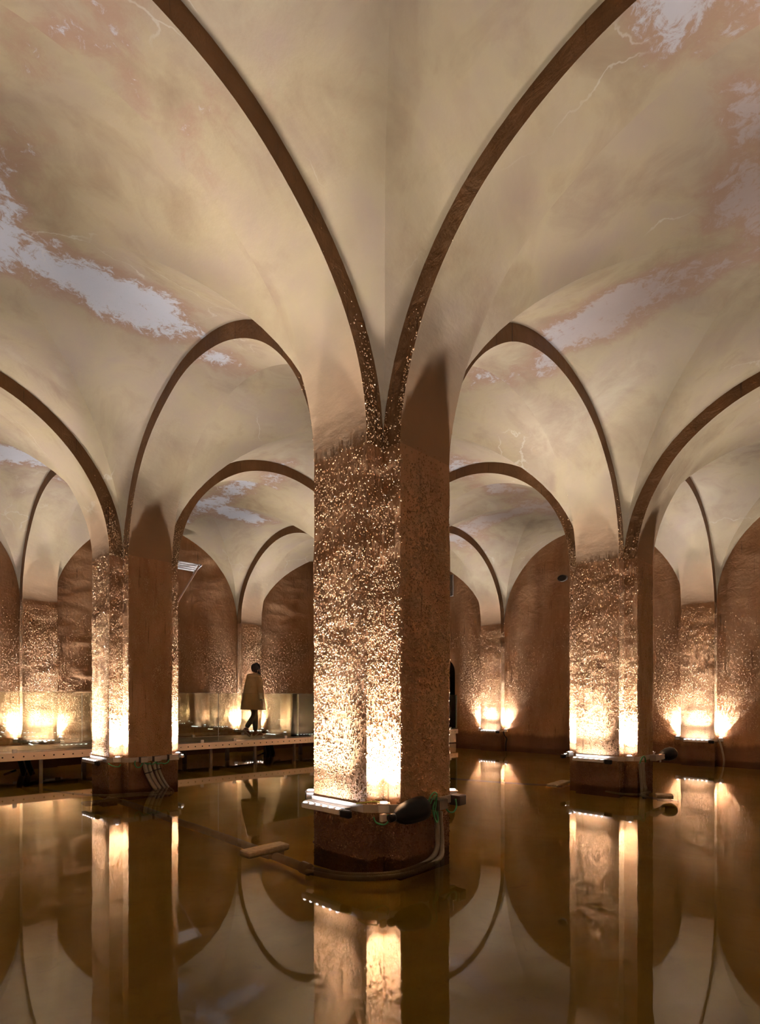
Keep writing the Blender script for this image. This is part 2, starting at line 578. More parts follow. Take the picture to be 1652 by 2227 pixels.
# doorway cut into the east wall
def arch_outline(c, r, z0, zsp, n=14):
    pts = [(c - r, z0), (c + r, z0)]
    for k in range(n + 1):
        t = PI * k / n
        pts.append((c + r * math.cos(t), zsp + r * 0.95 * math.sin(t)))
    return pts
bm = bmesh.new()
bm.from_mesh(east.data)
def inside_door(v_, z_, g=0.0):
    if z_ < DECK_Z - 0.05 - g: return False
    if z_ < DOOR_ZS: return abs(v_ - DOOR_C) < DOOR_R + g
    return math.hypot(v_ - DOOR_C, (z_ - DOOR_ZS) / 0.95) < DOOR_R + g
kill = [f for f in bm.faces if any(inside_door(v.co.y, v.co.z) for v in f.verts) or inside_door(f.calc_center_median().y, f.calc_center_median().z)]
bmesh.ops.delete(bm, geom=kill, context='FACES')
bm.to_mesh(east.data)
bm.free()
dj = MB()
outl = arch_outline(DOOR_C, DOOR_R, DECK_Z - 0.05, DOOR_ZS)
no = len(outl)
big = [(DOOR_C + (p_[0] - DOOR_C) * 1.5 + 0.0, DOOR_ZS * 0 + (p_[1] - 1.2) * 1.16 + 1.2) for p_ in outl]
x0 = WALL - 0.012
dj.add([(x0, a_, b_) for a_, b_ in outl] + [(x0, a_, b_) for a_, b_ in big] + [(x0 + 0.55, a_, b_) for a_, b_ in outl],
       [(i, (i + 1) % no, no + (i + 1) % no, no + i) for i in range(no)] + [(i, 2 * no + i, 2 * no + (i + 1) % no, (i + 1) % no) for i in range(no)])
door = dj.build('door_1', 'crust_wall')
tag(door, 'dark arched doorway at the far end of the walkway', kind='structure')
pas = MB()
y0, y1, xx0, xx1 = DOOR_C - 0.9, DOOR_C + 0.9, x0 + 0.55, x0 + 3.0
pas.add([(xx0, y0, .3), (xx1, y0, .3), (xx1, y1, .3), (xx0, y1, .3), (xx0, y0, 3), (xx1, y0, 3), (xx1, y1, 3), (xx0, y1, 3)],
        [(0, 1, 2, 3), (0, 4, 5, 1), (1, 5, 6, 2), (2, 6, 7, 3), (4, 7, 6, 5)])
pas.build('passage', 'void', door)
st = MB()
for k in range(3):
    st.box((xx0 + 0.5 + 0.3 * k, DOOR_C, 0.35 + 0.09 * (k + 1)), (0.3, 1.4, 0.18 * (k + 1)))
st.build('step', 'deck', door)
tag(wall_grid(0, -WALL, 1, res=0.3).build('wall_south', 'crust_wall', smooth_=True), 'brown encrusted wall closing the hall south of the camera', kind='structure')
tag(wall_grid(0, -WALL, 0, res=0.3).build('wall_west', 'crust_wall', smooth_=True), 'brown encrusted wall closing the hall west of the camera', kind='structure')

# ------------------------------------------------------------------ mineral crust (uncountable nodules)
def relief(P):
    """flowstone relief of the faces: soft bulges and level ledges"""
    P = np.asarray(P, float)
    d = 0.006 * vnoise(P * np.array([3.0, 3.0, 3.4]) + 5.0, 1.0, 4)
    l = vnoise(P * np.array([2.6, 2.6, 5.0]) + 31.0, 1.0, 3)
    d += 0.0045 * np.clip((l - 0.02) * 5, 0, 1)
    return d * np.clip((ZS - P[:, 2]) / 0.25, 0, 1)

def nodule_template():
    v = []
    for k in range(6):
        a = 2 * PI * k / 6
        v.append((math.cos(a), -0.25, 1.15 * math.sin(a)))
    for k in range(6):
        a = 2 * PI * k / 6 + 0.3
        v.append((0.78 * math.cos(a), 0.6, 0.85 * math.sin(a) - 0.22))
    v.append((0, 1.05, -0.38))
    f = []
    for k in range(6):
        f += [(k, (k + 1) % 6, 6 + (k + 1) % 6), (k, 6 + (k + 1) % 6, 6 + k), (6 + k, 6 + (k + 1) % 6, 12)]
    return np.array(v), np.array(f)
NV, NF = nodule_template()

def crust_mesh(name, faces, seed, rscale=1.0, bumpy=False):
    """faces: (origin xy, tangent xy, normal xy, width, density function of (s, z), zmax)"""
    g = np.random.default_rng(seed)
    allv = []
    for (o, t, nrm, width, dens, z1) in faces:
        o, t, nrm = np.array(o, float), np.array(t, float), np.array(nrm, float)
        dmax = 8500
        cnt = int(dmax * width * (z1 + 0.1))
        s_ = g.random(cnt) * width
        z_ = -0.1 + g.random(cnt) * (z1 + 0.1)
        P3 = np.c_[o[0] + t[0] * s_, o[1] + t[1] * s_, z_]
        keep = g.random(cnt) < dens(s_, z_, P3) / dmax
        P3 = P3[keep]; k = len(P3)
        if bumpy:
            P3 = P3 + relief(P3)[:, None] * np.array([nrm[0], nrm[1], 0])
        r_ = np.clip(g.lognormal(math.log(0.0041), 0.32, k), 0.0024, 0.0088) * rscale
        h_ = r_ * g.uniform(0.8, 1.7, k)
        T3 = np.array([t[0], t[1], 0]); N3 = np.array([nrm[0], nrm[1], 0]); Z3 = np.array([0, 0, 1.0])
        jit = g.normal(0, 0.25, (k, 1))
        loc = NV[None] * np.stack([r_, h_, r_ * g.uniform(0.9, 1.7, k)], 1)[:, None, :]
        V = P3[:, None, :] + loc[..., 0:1] * T3 + loc[..., 1:2] * (N3 + jit[:, None, :] * T3) + loc[..., 2:3] * Z3
        allv.append(V.reshape(-1, 3))
    V = np.concatenate(allv)
    k = len(V) // len(NV)
    F = (NF[None] + (np.arange(k) * len(NV))[:, None, None]).reshape(-1, 3)
    me = bpy.data.meshes.new(name)
    me.vertices.add(len(V)); me.vertices.foreach_set('co', V.ravel().astype(np.float32))
    me.loops.add(len(F) * 3); me.loops.foreach_set('vertex_index', F.ravel().astype(np.int32))
    me.polygons.add(len(F))
    me.polygons.foreach_set('loop_start', np.arange(0, len(F) * 3, 3, dtype=np.int32))
    me.polygons.foreach_set('use_smooth', np.ones(len(F), bool))
    me.update(calc_edges=True)
    me.materials.append(M['nodule'])
    return me

def pil_dens(s_, z_, P3):
    base = np.interp(z_, [-0.1, 0.3, 1.6, 2.4, 3.0, 3.3], [4300, 5500, 5500, 4700, 2700, 180])
    nz = vnoise(P3 * np.array([2.2, 2.2, 2.0]), 1.0, 3)
    return base * np.clip(0.95 + 1.2 * nz, 0.15, 1.5)

def rib_crust(i, j, seed):
    g = np.random.default_rng(seed)
    out = []
    for q in range(4):
        for sg in (-1, 1):
            k = 1000
            ph = np.abs(g.normal(0, 0.20, k)); t = g.random(k)
            sel = (ph < 1.0) & (g.random(k) < np.clip(0.55 + 1.4 * vnoise(np.c_[ph * 2, t, np.full(k, q * 3.0 + sg)], 2.0, 2) + 0.4 * (t < 0.15), 0, 1))
            ph, t = ph[sel], t[sel]
            along = S / 2 - (RA + (RW - RA) * t) * np.cos(ph)
            z = ZS + (HA + (HW - HA) * t) * np.sin(ph)
            p = np.c_[along, np.full(len(ph), A * sg), z]
            nv = np.array([0, sg, 0.0])
            c_, s__ = round(math.cos(q * PI / 2)), round(math.sin(q * PI / 2))
            Rm = np.array([[c_, -s__, 0], [s__, c_, 0], [0, 0, 1]], float)
            p = wob(p @ Rm.T + np.array([i * S, j * S, 0])) - np.array([i * S, j * S, 0])
            n3 = Rm @ nv
            t3 = np.array([-n3[1], n3[0], 0])
            kk = len(p)
            r_ = np.clip(g.lognormal(math.log(0.0038), 0.3, kk), 0.0022, 0.008)
            loc = NV[None] * np.stack([r_, r_ * g.uniform(0.8, 1.6, kk), r_ * 1.2], 1)[:, None, :]
            V = p[:, None, :] + loc[..., 0:1] * t3 + loc[..., 1:2] * n3 + loc[..., 2:3] * np.array([0, 0, 1.0])
            out.append(V.reshape(-1, 3))
    V = np.concatenate(out); k = len(V) // len(NV)
    F = (NF[None] + (np.arange(k) * len(NV))[:, None, None]).reshape(-1, 3)
    me = bpy.data.meshes.new('mineral_crust')
    me.from_pydata(V.tolist(), [], F.tolist())
    me.materials.append(M['nodule'])
    me.polygons.foreach_set('use_smooth', [True] * len(F))
    return me

e = 0.002
cross_faces = []
for q in range(4):
    c_, s__ = round(math.cos(q * PI / 2)), round(math.sin(q * PI / 2))
    rot = lambda p_: (c_ * p_[0] - s__ * p_[1], s__ * p_[0] + c_ * p_[1])
    cross_faces.append((rot((R, -A)), rot((0, 1)), rot((1, 0)), 2 * A, pil_dens, 3.3))           # arm end
    cross_faces.append((rot((A, A)), rot((1, 0)), rot((0, 1)), R - A, pil_dens, 3.6))            # arm flanks
    cross_faces.append((rot((A, -A)), rot((1, 0)), rot((0, -1)), R - A, pil_dens, 3.6))
crust_pillar = crust_mesh('mineral_crust', cross_faces, 11, 1.0, True)
PJ = R - A                                                        # pilaster projection
def pila_dens(s_, z_, P3):
    return pil_dens(s_, z_, P3) * 0.95
crust_pilaster = crust_mesh('mineral_crust', [((-A, 0), (1, 0), (0, -1), 2 * A, pila_dens, 3.2), ((-A, 0), (0, 1), (-1, 0), PJ, pila_dens, 3.3), ((A, 0), (0, 1), (1, 0), PJ, pila_dens, 3.3)], 21, 1.0, True)
def wall_dens(s_, z_, P3):
    base = np.interp(z_, [-0.1, 0.6, 1.6, 2.5, 3.3], [1300, 1900, 1900, 1000, 0])
    return base * np.clip(0.8 + 1.5 * vnoise(P3, 1.1, 3), 0.05, 1.5)
WW = 2 * RW
crust_wall = crust_mesh('mineral_crust', [((-RW, -0.02), (1, 0), (0, -1), WW, wall_dens, 3.3)], 31, 1.05)

# ------------------------------------------------------------------ pillars and pilasters
def rough_prism(name, out, closed):
    """prism over the outline, cut fine enough to carry the relief"""
    zs = np.linspace(-0.2, ZS, 92)
    sec, nor = [], []
    n_ = len(out)
    def en(i):
        d_ = np.array(out[(i + 1) % n_]) - np.array(out[i])
        d_ /= np.linalg.norm(d_)
        return np.array([d_[1], -d_[0]])
    for i in range(n_ if closed else n_ - 1):
        a_, b_ = np.array(out[i], float), np.array(out[(i + 1) % n_], float)
        k = max(1, int(np.linalg.norm(b_ - a_) / 0.036))
        for t in range(k):
            sec.append(a_ + (b_ - a_) * t / k)
            if t: nor.append(en(i))
            elif closed or i: nor.append(en(i) + en((i - 1) % n_))
            else: nor.append(en(i))
    if not closed:
        sec.append(np.array(out[-1], float)); nor.append(en(n_ - 2))
    sec, nor = np.array(sec), np.array(nor)
    k = len(sec)
    V = np.zeros((len(zs), k, 3))
    V[:, :, 0] = sec[None, :, 0]; V[:, :, 1] = sec[None, :, 1]; V[:, :, 2] = zs[:, None]
    V = V.reshape(-1, 3)
    d_ = relief(V)
    V[:, :2] += np.tile(nor, (len(zs), 1)) * d_[:, None]
    m_ = k if closed else k - 1
    F = [(r * k + j, r * k + (j + 1) % k, (r + 1) * k + (j + 1) % k, (r + 1) * k + j) for r in range(len(zs) - 1) for j in range(m_)]
    mb = MB().add(V, F)
    me = mb.mesh(name, ['crust_wall'], True)
    me.update()
    return me
CROSS = [(R, -A), (R, A), (A, A), (A, R), (-A, R), (-A, A), (-R, A), (-R, -A), (-A, -A), (-A, -R), (A, -R), (A, -A)]
pillar_me = rough_prism('pillar', CROSS, True)
pilaster_me = rough_prism('wall_pilaster', [(-A, PJ + 0.06), (-A, 0), (A, 0), (A, PJ + 0.06)], False)
for me_ in (pillar_me, pilaster_me):
    try:
        me_.set_sharp_from_angle(angle=math.radians(50))
    except Exception:
        pass

PL = {  # grid position -> (label, short name used in the labels of what it carries)
    (0, 0): ('crusted brown cross-shaped pillar carrying the black bullet floodlight', 'floodlight pillar'),
    (0, 1): ('crusted brown cross-shaped pillar with four grey conduits, beside the walkway', 'four-conduit pillar'),
    (1, 0): ('crusted brown cross-shaped pillar with a black lamp jutting sideways from its base', 'jutting-lamp pillar'),
}
HID_P = 'crusted brown cross-shaped pillar standing behind others or outside the picture'
HID_L = 'white uplight on a pillar that is out of sight in the picture'
HID_B = 'white light bar on a pillar face that is out of sight in the picture'

# ------------------------------------------------------------------ lamps
def spot_light(name, loc, power, size, parent=None, size_y=None, spread=84, rot=(PI, 0, 0)):
    ld = bpy.data.lights.new(name, 'AREA')
    ld.shape = 'DISK' if size_y is None else 'RECTANGLE'
    ld.size = size
    if size_y is not None:
        ld.size_y = size_y
    ld.energy = power
    ld.color = LAMP_COL
    ld.spread = math.radians(spread)
    o = bpy.data.objects.new(name, ld)
    COL.objects.link(o)
    o.location = loc
    o.rotation_euler = rot
    if parent is not None:
        o.parent = parent
    return o

def make_uplight():
    """faces -Y of its own frame towards the room; base point at the LED height"""
    r_ = empty('uplight')
    MB().box((0, 0, -0.035), (0.085, 0.075, 0.07), 0, 0, 0.006).build('housing', 'aluminium', r_)
    MB().box((0, 0.0, -0.004), (0.10, 0.09, 0.012), 0, 0, 0.004).build('cover', 'box_light', r_)
    lens = MB(); rg = []
    for z, rr in ((0.0, 0.03), (0.009, 0.028), (0.011, 0.02)):
        rg.append([(rr * math.cos(t * PI / 8), rr * math.sin(t * PI / 8), z) for t in range(16)])
    lens.loft(rg).build('lens', 'led', r_)
    spot_light('uplight_beam', (0, 0, 0.016), SPOT_W, 0.035, r_, rot=(PI - math.radians(6), 0, 0))
    spot_light('uplight_spill', (0, 0, 0.014), SPOT_SPILL, 0.035, r_, spread=150, rot=(PI - math.radians(20), 0, 0))
    return r_

def make_bar():
    """runs along its own X, pillar face on its +Y side"""
    r_ = empty('light_bar')
    MB().box((0, 0, -0.022), (0.46, 0.05, 0.044), 0, 0, 0.005).build('profile', 'aluminium', r_)
    MB().box((0, 0.072, 0.004), (0.50, 0.096, 0.01), 0, 0, 0.003).build('back_plate', 'aluminium', r_)
    MB().box((0.285, 0, -0.03), (0.10, 0.045, 0.06), 0, 0, 0.008).build('driver_box', 'black', r_)
    for k in range(6):
        lens = MB(); x = -0.20 + 0.08 * k
        rg = [[(x + rr * math.cos(t * PI / 6), -0.006 + rr * math.sin(t * PI / 6), z) for t in range(12)] for z, rr in ((0, 0.017), (0.006, 0.016), (0.008, 0.01))]
        lens.loft(rg).build('lens', 'led', r_)
    spot_light('light_bar_beam', (0, -0.004, 0.014), BAR_W, 0.44, r_, 0.02, spread=52, rot=(PI - math.radians(1), 0, 0))
    spot_light('light_bar_spill', (0, 0.004, 0.012), BAR_SPILL, 0.44, r_, 0.02, spread=150, rot=(PI - math.radians(20), 0, 0))
    return r_

up0, bar0 = make_uplight(), make_bar()
used = {'u': False, 'b': False}
def place(kind, loc, rz, label, group):
    src = up0 if kind == 'u' else bar0
    o = src if not used[kind] else copy_tree(src)
    used[kind] = True
    o.location = loc
    o.rotation_euler = (0, 0, rz)
    tag(o, label, 'lamp', group)
    return o

ZL = 0.455                                 # LED height above the water
NQ = 0.435
UPL = {(0, 0): {'S': 'uplight in the front notch of the floodlight pillar, beside the black floodlight',
                'E': 'uplight at the far corner of the floodlight pillar, past its junction boxes',
                'W': 'uplight behind the light bar corner of the floodlight pillar'},
       (0, 1): {'S': 'uplight in the front notch of the four-conduit pillar beside the walkway',
                'E': 'uplight at the corner of the four-conduit pillar, past its two grey boxes'},
       (1, 0): {'S': 'uplight in the front notch of the jutting-lamp pillar',
                'W': 'uplight at the corner of the jutting-lamp pillar farthest from the black lamp'}}
BARL = {(0, 0): {'SW': 'six-LED light bar along the bright face of the floodlight pillar'},
        (0, 1): {'SW': 'six-LED light bar on the bright face of the four-conduit pillar',
                 'NE': 'light bar on the hidden face of the four-conduit pillar, glinting beside the walkway'},
        (1, 0): {'SW': 'six-LED light bar on the bright face of the jutting-lamp pillar',
                 'NW': 'light bar on the hidden face of the jutting-lamp pillar, its end glinting past the corner'}}

for i in range(-1, 2):
    for j in range(-1, 2):
        o = link('pillar', pillar_me, None, (i * S, j * S, 0))
        tag(o, PL[(i, j)][0] if (i, j) in PL else HID_P, 'pillar', 'cross-shaped pillars of the cistern', 'thing')
        c = link('mineral_crust', crust_pillar, o)
        c['kind'] = 'stuff'
        if (i, j) in PL:
            c = link('mineral_crust', rib_crust(i, j, 50 + 3 * i + j), o)
            c['kind'] = 'stuff'
        for nm, du, dv in (('S', -1, -1), ('E', 1, -1), ('W', -1, 1), ('N', 1, 1)):
            place('u', (i * S + NQ * du, j * S + NQ * dv, ZL), math.atan2(dv, du) + PI / 2, UPL.get((i, j), {}).get(nm, HID_L), 'uplights at the feet of the pillars')
        for nm, du, dv in (('SW', -1, 0), ('NE', 1, 0), ('NW', 0, 1)):
            d_ = R + 0.122
            tx, ty = -dv, du
            off = 0.075 if nm == 'SW' else 0.0
            place('b', (i * S + d_ * du + (0 if du else 0), j * S + d_ * dv + (off if du else 0), ZL - 0.058), math.atan2(dv, du) + PI / 2, BARL.get((i, j), {}).get(nm, HID_B), 'light bars on the pillar faces')

PLAB = {('N', 0): ('brown wall pilaster behind the glass, beyond the four-conduit pillar', 'pilaster beyond the four-conduit pillar'),
        ('N', 1): ('brown wall pilaster rising behind the walking man', 'pilaster behind the walking man'),
        ('E', 1): ('brown wall pilaster next to the arched doorway', 'pilaster next to the arched doorway'),
        ('E', 0): ('brown wall pilaster seen past the black jutting lamp', 'pilaster past the black jutting lamp')}
for wall in 'NESW':
    for k in (-1, 0, 1):
        fx = WALL - PJ
        loc, rz = {'N': ((k * S, fx, 0), 0.0), 'E': ((fx, k * S, 0), -PI / 2), 'S': ((k * S, -fx, 0), PI), 'W': ((-fx, k * S, 0), PI / 2)}[wall]
        o = link('wall_pilaster', pilaster_me, None, loc, rz)
        lab = PLAB.get((wall, k))
        tag(o, lab[0] if lab else 'brown wall pilaster outside the picture', 'pilaster', 'pilasters along the walls', 'thing')
        c = link('mineral_crust', crust_pilaster, o)
        c['kind'] = 'stuff'
        Mx = Matrix.Translation(loc) @ Matrix.Rotation(rz, 4, 'Z')
        sh = lab[1] if lab else None
        for sg, wd in ((-1, 'left'), (1, 'right')):
            p_ = Mx @ Vector((sg * (A + 0.09), PJ - 0.085, ZL))
            near = {('N', -1): 'away from the doorway', ('N', 1): 'on the doorway side', ('E', -1): 'on the doorway side', ('E', 1): 'away from the doorway'}.get((wall, sg), '')
            place('u', p_, rz, f'uplight at the {sh}, {near}' if sh else 'white uplight at a wall pilaster outside the picture', 'uplights at the wall pilasters')
        p_ = Mx @ Vector((0, -0.122, ZL - 0.045))
        place('b', p_, rz, f'light bar at the foot of the {sh}' if sh else 'white light bar at a wall pilaster outside the picture', 'light bars at the wall pilasters')
for k in range(-2, 2):
    for wall in 'NE':
        loc, rz = ((k + .5) * S, WALL, 0), 0.0
        par = bpy.data.objects['wall_north']
        if wall == 'E':
            if k == 1:
                continue
            loc, rz = (WALL, (k + .5) * S, 0), -PI / 2
            par = east
        c = link('mineral_crust', crust_wall, par, loc, rz)
        c['kind'] = 'stuff'
def door_bay_dens(s_, z_, P3):
    d_ = wall_dens(s_, z_, P3)
    v_ = 7.5 - P3[:, 0]
    ok = ~((np.abs(v_ - DOOR_C) < DOOR_R + 0.16) & (z_ < 2.7))
    return d_ * ok
c = link('mineral_crust', crust_mesh('mineral_crust', [((-RW, -0.02), (1, 0), (0, -1), WW, door_bay_dens, 3.3)], 41, 1.05), east, (WALL, 7.5, 0), -PI / 2)
c['kind'] = 'stuff'

# ------------------------------------------------------------------ fittings at the three near pillars
def band(name, pts, h, label, cat='band', group='grey bands around the pillars', th=0.014, z=0.41):
    mb = MB()
    n_ = len(pts)
    P = [Vector((*p_, 0)) for p_ in pts]
    nr = []
    for i in range(n_):
        t = (P[min(i + 1, n_ - 1)] - P[max(i - 1, 0)]).normalized()
        nr.append(Vector((t.y, -t.x, 0)))
    rings = []
    for p_, q in zip(P, nr):
        rings.append([(p_.x - q.x * th / 2, p_.y - q.y * th / 2, z - h / 2), (p_.x + q.x * th / 2, p_.y + q.y * th / 2, z - h / 2),
                      (p_.x + q.x * th / 2, p_.y + q.y * th / 2, z + h / 2), (p_.x - q.x * th / 2, p_.y - q.y * th / 2, z + h / 2)])
    mb.loft(rings)
    return tag(mb.build(name, 'band'), label, cat, group)

BX = R + 0.03
def corner_path(cx, cy, e0=0.30, e1=0.30):
    return [(cx - BX, cy + e0), (cx - BX, cy - 0.31), (cx - 0.455, cy - 0.40), (cx - 0.40, cy - 0.455), (cx - 0.31, cy - BX), (cx + e1, cy - BX)]
band('mounting_band', corner_path(0, 0), 0.062, 'grey metal band wrapping the floodlight pillar behind its light bar')
band('mounting_band', corner_path(0, S), 0.062, 'grey metal band wrapping the four-conduit pillar')
band('mounting_band', corner_path(S, 0), 0.062, 'grey metal band wrapping the jutting-lamp pillar')
for (wall, k), lab in PLAB.items():
    yb = WALL - PJ - 0.03
    pts = [(-A - 0.09, 0.10), (-A - 0.03, 0.02), (-A + 0.02, -0.028), (A - 0.02, -0.028), (A + 0.03, 0.02), (A + 0.09, 0.10)]
    Mx = Matrix.Translation((k * S, WALL - PJ, 0)) if wall == 'N' else Matrix.Translation((WALL - PJ, k * S, 0)) @ Matrix.Rotation(-PI / 2, 4, 'Z')
    pts = [tuple((Mx @ Vector((*p_, 0)))[:2]) for p_ in pts]
    band('mounting_band', pts, 0.05, f'grey metal band around the {lab[1]}')

def junction_box(x, y, z, s, label, rz=0.0, lid_side=-1):
    r_ = empty('junction_box', (x, y, z), rz)
    MB().box((0, 0, 0), s, 0, 0, 0.004).build('housing', 'box_dark', r_)
    MB().box((s[0] * 0.5 + 0.003, 0, 0.002), (0.008, s[1] * 0.96, s[2] * 0.94), 0, 0, 0.002).build('end_lid', 'box_light', r_)
    MB().box((0, -s[1] / 2 - 0.004, 0), (s[0] * 0.9, 0.008, s[2] * 0.9), 0, 0, 0.002).build('front_lid', 'box_light' if lid_side > 0 else 'box_dark', r_)
    return tag(r_, label, 'junction box', 'junction boxes on the pillars')
junction_box(0.045, -0.585, 0.405, (0.12, 0.10, 0.085), 'dark junction box right behind the green cable coil on the floodlight pillar')
junction_box(0.335, -0.565, 0.40, (0.10, 0.10, 0.085), 'dark junction box under the corner uplight of the floodlight pillar')
junction_box(-0.135, S - 0.555, 0.405, (0.10, 0.07, 0.08), 'grey junction box on the four-conduit pillar, nearer the front notch', 0, 1)
junction_box(0.055, S - 0.555, 0.405, (0.10, 0.07, 0.08), 'grey junction box on the four-conduit pillar, above the slimmer conduits', 0, 1)
junction_box(0.30, S - 0.55, 0.41, (0.15, 0.07, 0.085), 'grey junction box below the corner uplight of the four-conduit pillar', 0, 1)

# black bullet floodlight on the near pillar
def lathe(mb, prof, org, axis, mat=0, seg=20):
    a = Vector(axis).normalized()
    b = a.orthogonal().normalized(); c_ = a.cross(b)
    rings = [[Vector(org) + a * t + (b * math.cos(2 * PI * k / seg) + c_ * math.sin(2 * PI * k / seg)) * r_ for k in range(seg)] for t, r_ in prof]
    return mb.loft(rings, mat)
fl = empty('floodlight', (-0.34, -0.62, 0.40))
lathe(MB(), [(-0.02, 0.012), (0.0, 0.032), (0.03, 0.056), (0.08, 0.078), (0.15, 0.09), (0.24, 0.094), (0.29, 0.094), (0.30, 0.085)], (-0.16, 0.0, -0.015), (1, -0.03, 0.10)).build('hood', 'black', fl, True)
lathe(MB(), [(0, 0.03), (0.05, 0.03), (0.055, 0.02)], (-0.215, 0.01, -0.02), (1, 0, 0.05)).build('cable_gland', 'black', fl, True)
MB().box((0.18, 0.03, 0.0), (0.05, 0.06, 0.13), 0, 0, 0.004).build('bracket', 'box_light', fl)
MB().box((-0.245, 0.05, -0.015), (0.05, 0.03, 0.055), 0, 0, 0.003).build('back_plate', 'box_light', fl)
tag(fl, 'black bullet-shaped floodlight strapped to the unlit face of the nearest pillar', 'lamp')

# black lamp on an arm at the right-hand pillar
jl = empty('arm_lamp', (5.33, -0.585, 0.40))
MB().box((-0.02, 0, -0.005), (0.30, 0.075, 0.075), 0, 0, 0.004).build('arm', 'box_light', jl)
MB().box((-0.21, 0.0, 0.0), (0.13, 0.085, 0.085), 0, 0, 0.005).build('end_box', 'box_light', jl)
lathe(MB(), [(-0.03, 0.03), (0.0, 0.055), (0.06, 0.085), (0.14, 0.10), (0.22, 0.10), (0.25, 0.09), (0.255, 0.06)], (0.14, 0.0, 0.005), (1, -0.25, 0.10)).build('hood', 'black', jl, True)
MB().box((-0.1, -0.045, -0.055), (0.06, 0.01, 0.03), 0, 0, 0.002).build('clamp', 'aluminium', jl)
tag(jl, 'black lamp on a grey arm jutting sideways from the pillar base', 'lamp')

# cables and conduits
def corrugated(name, pts, r_, label, group=None, mat='conduit', n=14, cat='conduit', ribs=True, parent=None):
    P = spline(pts, n)
    # resample evenly so the ribs are even
    d = [0.0]
    for a_, b_ in zip(P, P[1:]):
        d.append(d[-1] + (b_ - a_).length)
    k = max(8, int(d[-1] / 0.008)) if ribs else len(P)
    if ribs:
        out = []
        for t in np.linspace(0, d[-1], k):
            i_ = min(np.searchsorted(d, t, 'right') - 1, len(P) - 2)
            f_ = (t - d[i_]) / max(1e-9, d[i_ + 1] - d[i_])
            out.append(P[i_].lerp(P[i_ + 1], f_))
        P = out
        rr = [r_ * (1.0 if q % 2 else 0.90) for q in range(len(P))]
    else:
        rr = r_
    o = MB().tube(P, rr, 10).build(name, mat, parent, True)
    if label:
        tag(o, label, cat, group)
    return o

G = 'grey conduits at the floodlight pillar'
corrugated('conduit', [(0.055, -0.56, 0.33), (0.06, -0.565, 0.18), (0.045, -0.575, 0.06), (-0.06, -0.61, 0.0), (-0.26, -0.64, -0.02), (-0.52, -0.60, -0.03), (-0.74, -0.36, -0.04), (-0.82, -0.02, -0.05)], 0.021, 'outer corrugated conduit curving round the foot of the floodlight pillar', G)
corrugated('conduit', [(0.105, -0.56, 0.33), (0.11, -0.565, 0.18), (0.10, -0.58, 0.06), (-0.02, -0.655, 0.0), (-0.25, -0.69, -0.025), (-0.53, -0.655, -0.035), (-0.79, -0.40, -0.045), (-0.87, -0.03, -0.055)], 0.021, 'inner corrugated conduit curving round the foot of the floodlight pillar, nearer the water', G)
G = 'grey conduits at the four-conduit pillar'
CL = ['first of the four slanting grey conduits, nearest the front notch', 'second of the four slanting grey conduits from the front notch', 'third of the four slanting grey conduits from the front notch', 'fourth of the four slanting grey conduits, farthest from the front notch']
for k in range(4):
    x0_, r_ = (-0.115, -0.055, 0.015, 0.07)[k], (0.027, 0.027, 0.021, 0.019)[k]
    corrugated('conduit', [(x0_, S - 0.56, 0.36), (x0_ + 0.012, S - 0.57, 0.26), (x0_ + 0.06, S - 0.59, 0.12), (x0_ + 0.13, S - 0.60, 0.0), (x0_ + 0.20, S - 0.62, -0.08), (x0_ + 0.1, S - 0.70, -0.11)], r_, CL[k], G, ribs=False)
tie = MB()
tie.tube([(-0.14, S - 0.605, 0.215), (-0.04, S - 0.615, 0.235)], 0.006, 6).tube([(-0.03, S - 0.61, 0.245), (0.10, S - 0.61, 0.27)], 0.006, 6)
tag(tie.build('cable_tie', 'black'), 'black ties binding the four slanting conduits', 'tie')
G = 'grey conduits at the jutting-lamp pillar'
for k, (x_, lb) in enumerate(((4.63, 'grey conduit on the jutting-lamp pillar nearest its front notch'), (4.69, 'middle grey conduit on the jutting-lamp pillar'), (4.75, 'grey conduit on the jutting-lamp pillar nearest the black lamp'))):
    corrugated('conduit', [(x_, -0.55, 0.36), (x_ + 0.01, -0.555, 0.22), (x_ + 0.03, -0.56, 0.05), (x_ + (0.02 if k else -0.05), -0.60, -0.06), (x_ - 0.12, -0.64, -0.10)], 0.024 if k else 0.018, lb, G, ribs=False)

def cable(pts, r_, mat, label, group='cables on the pillars'):
    return tag(MB().tube(spline(pts, 8), r_, 6).build('cable', mat, None, True), label, 'cable', group)
yb = -0.60
cable([(-0.125, yb - .02, 0.43), (-0.11, yb - .03, 0.49), (-0.06, yb - .03, 0.515), (-0.015, yb - .02, 0.49), (-0.01, yb, 0.44), (-0.04, yb, 0.38), (-0.045, yb - .02, 0.31), (-0.015, yb - .02, 0.27), (0.0, yb - .02, 0.31), (0.0, yb, 0.40)], 0.006, 'green', 'green cable coil between the floodlight and the dark box')
cable([(-0.11, yb - .03, 0.43), (-0.09, yb - .04, 0.475), (-0.055, yb - .04, 0.492), (-0.03, yb - .03, 0.47), (-0.03, yb - .02, 0.40), (-0.06, yb - .03, 0.33), (-0.04, yb - .03, 0.285), (-0.02, yb - .03, 0.30), (-0.02, yb, 0.38)], 0.005, 'green', 'inner loop of green cable beside the floodlight bracket')
cable([(0.10, yb - .02, 0.37), (0.13, yb - .03, 0.335), (0.19, yb - .03, 0.325), (0.245, yb - .02, 0.36), (0.26, yb, 0.42)], 0.007, 'green', 'green cable sagging between the two dark boxes of the floodlight pillar')
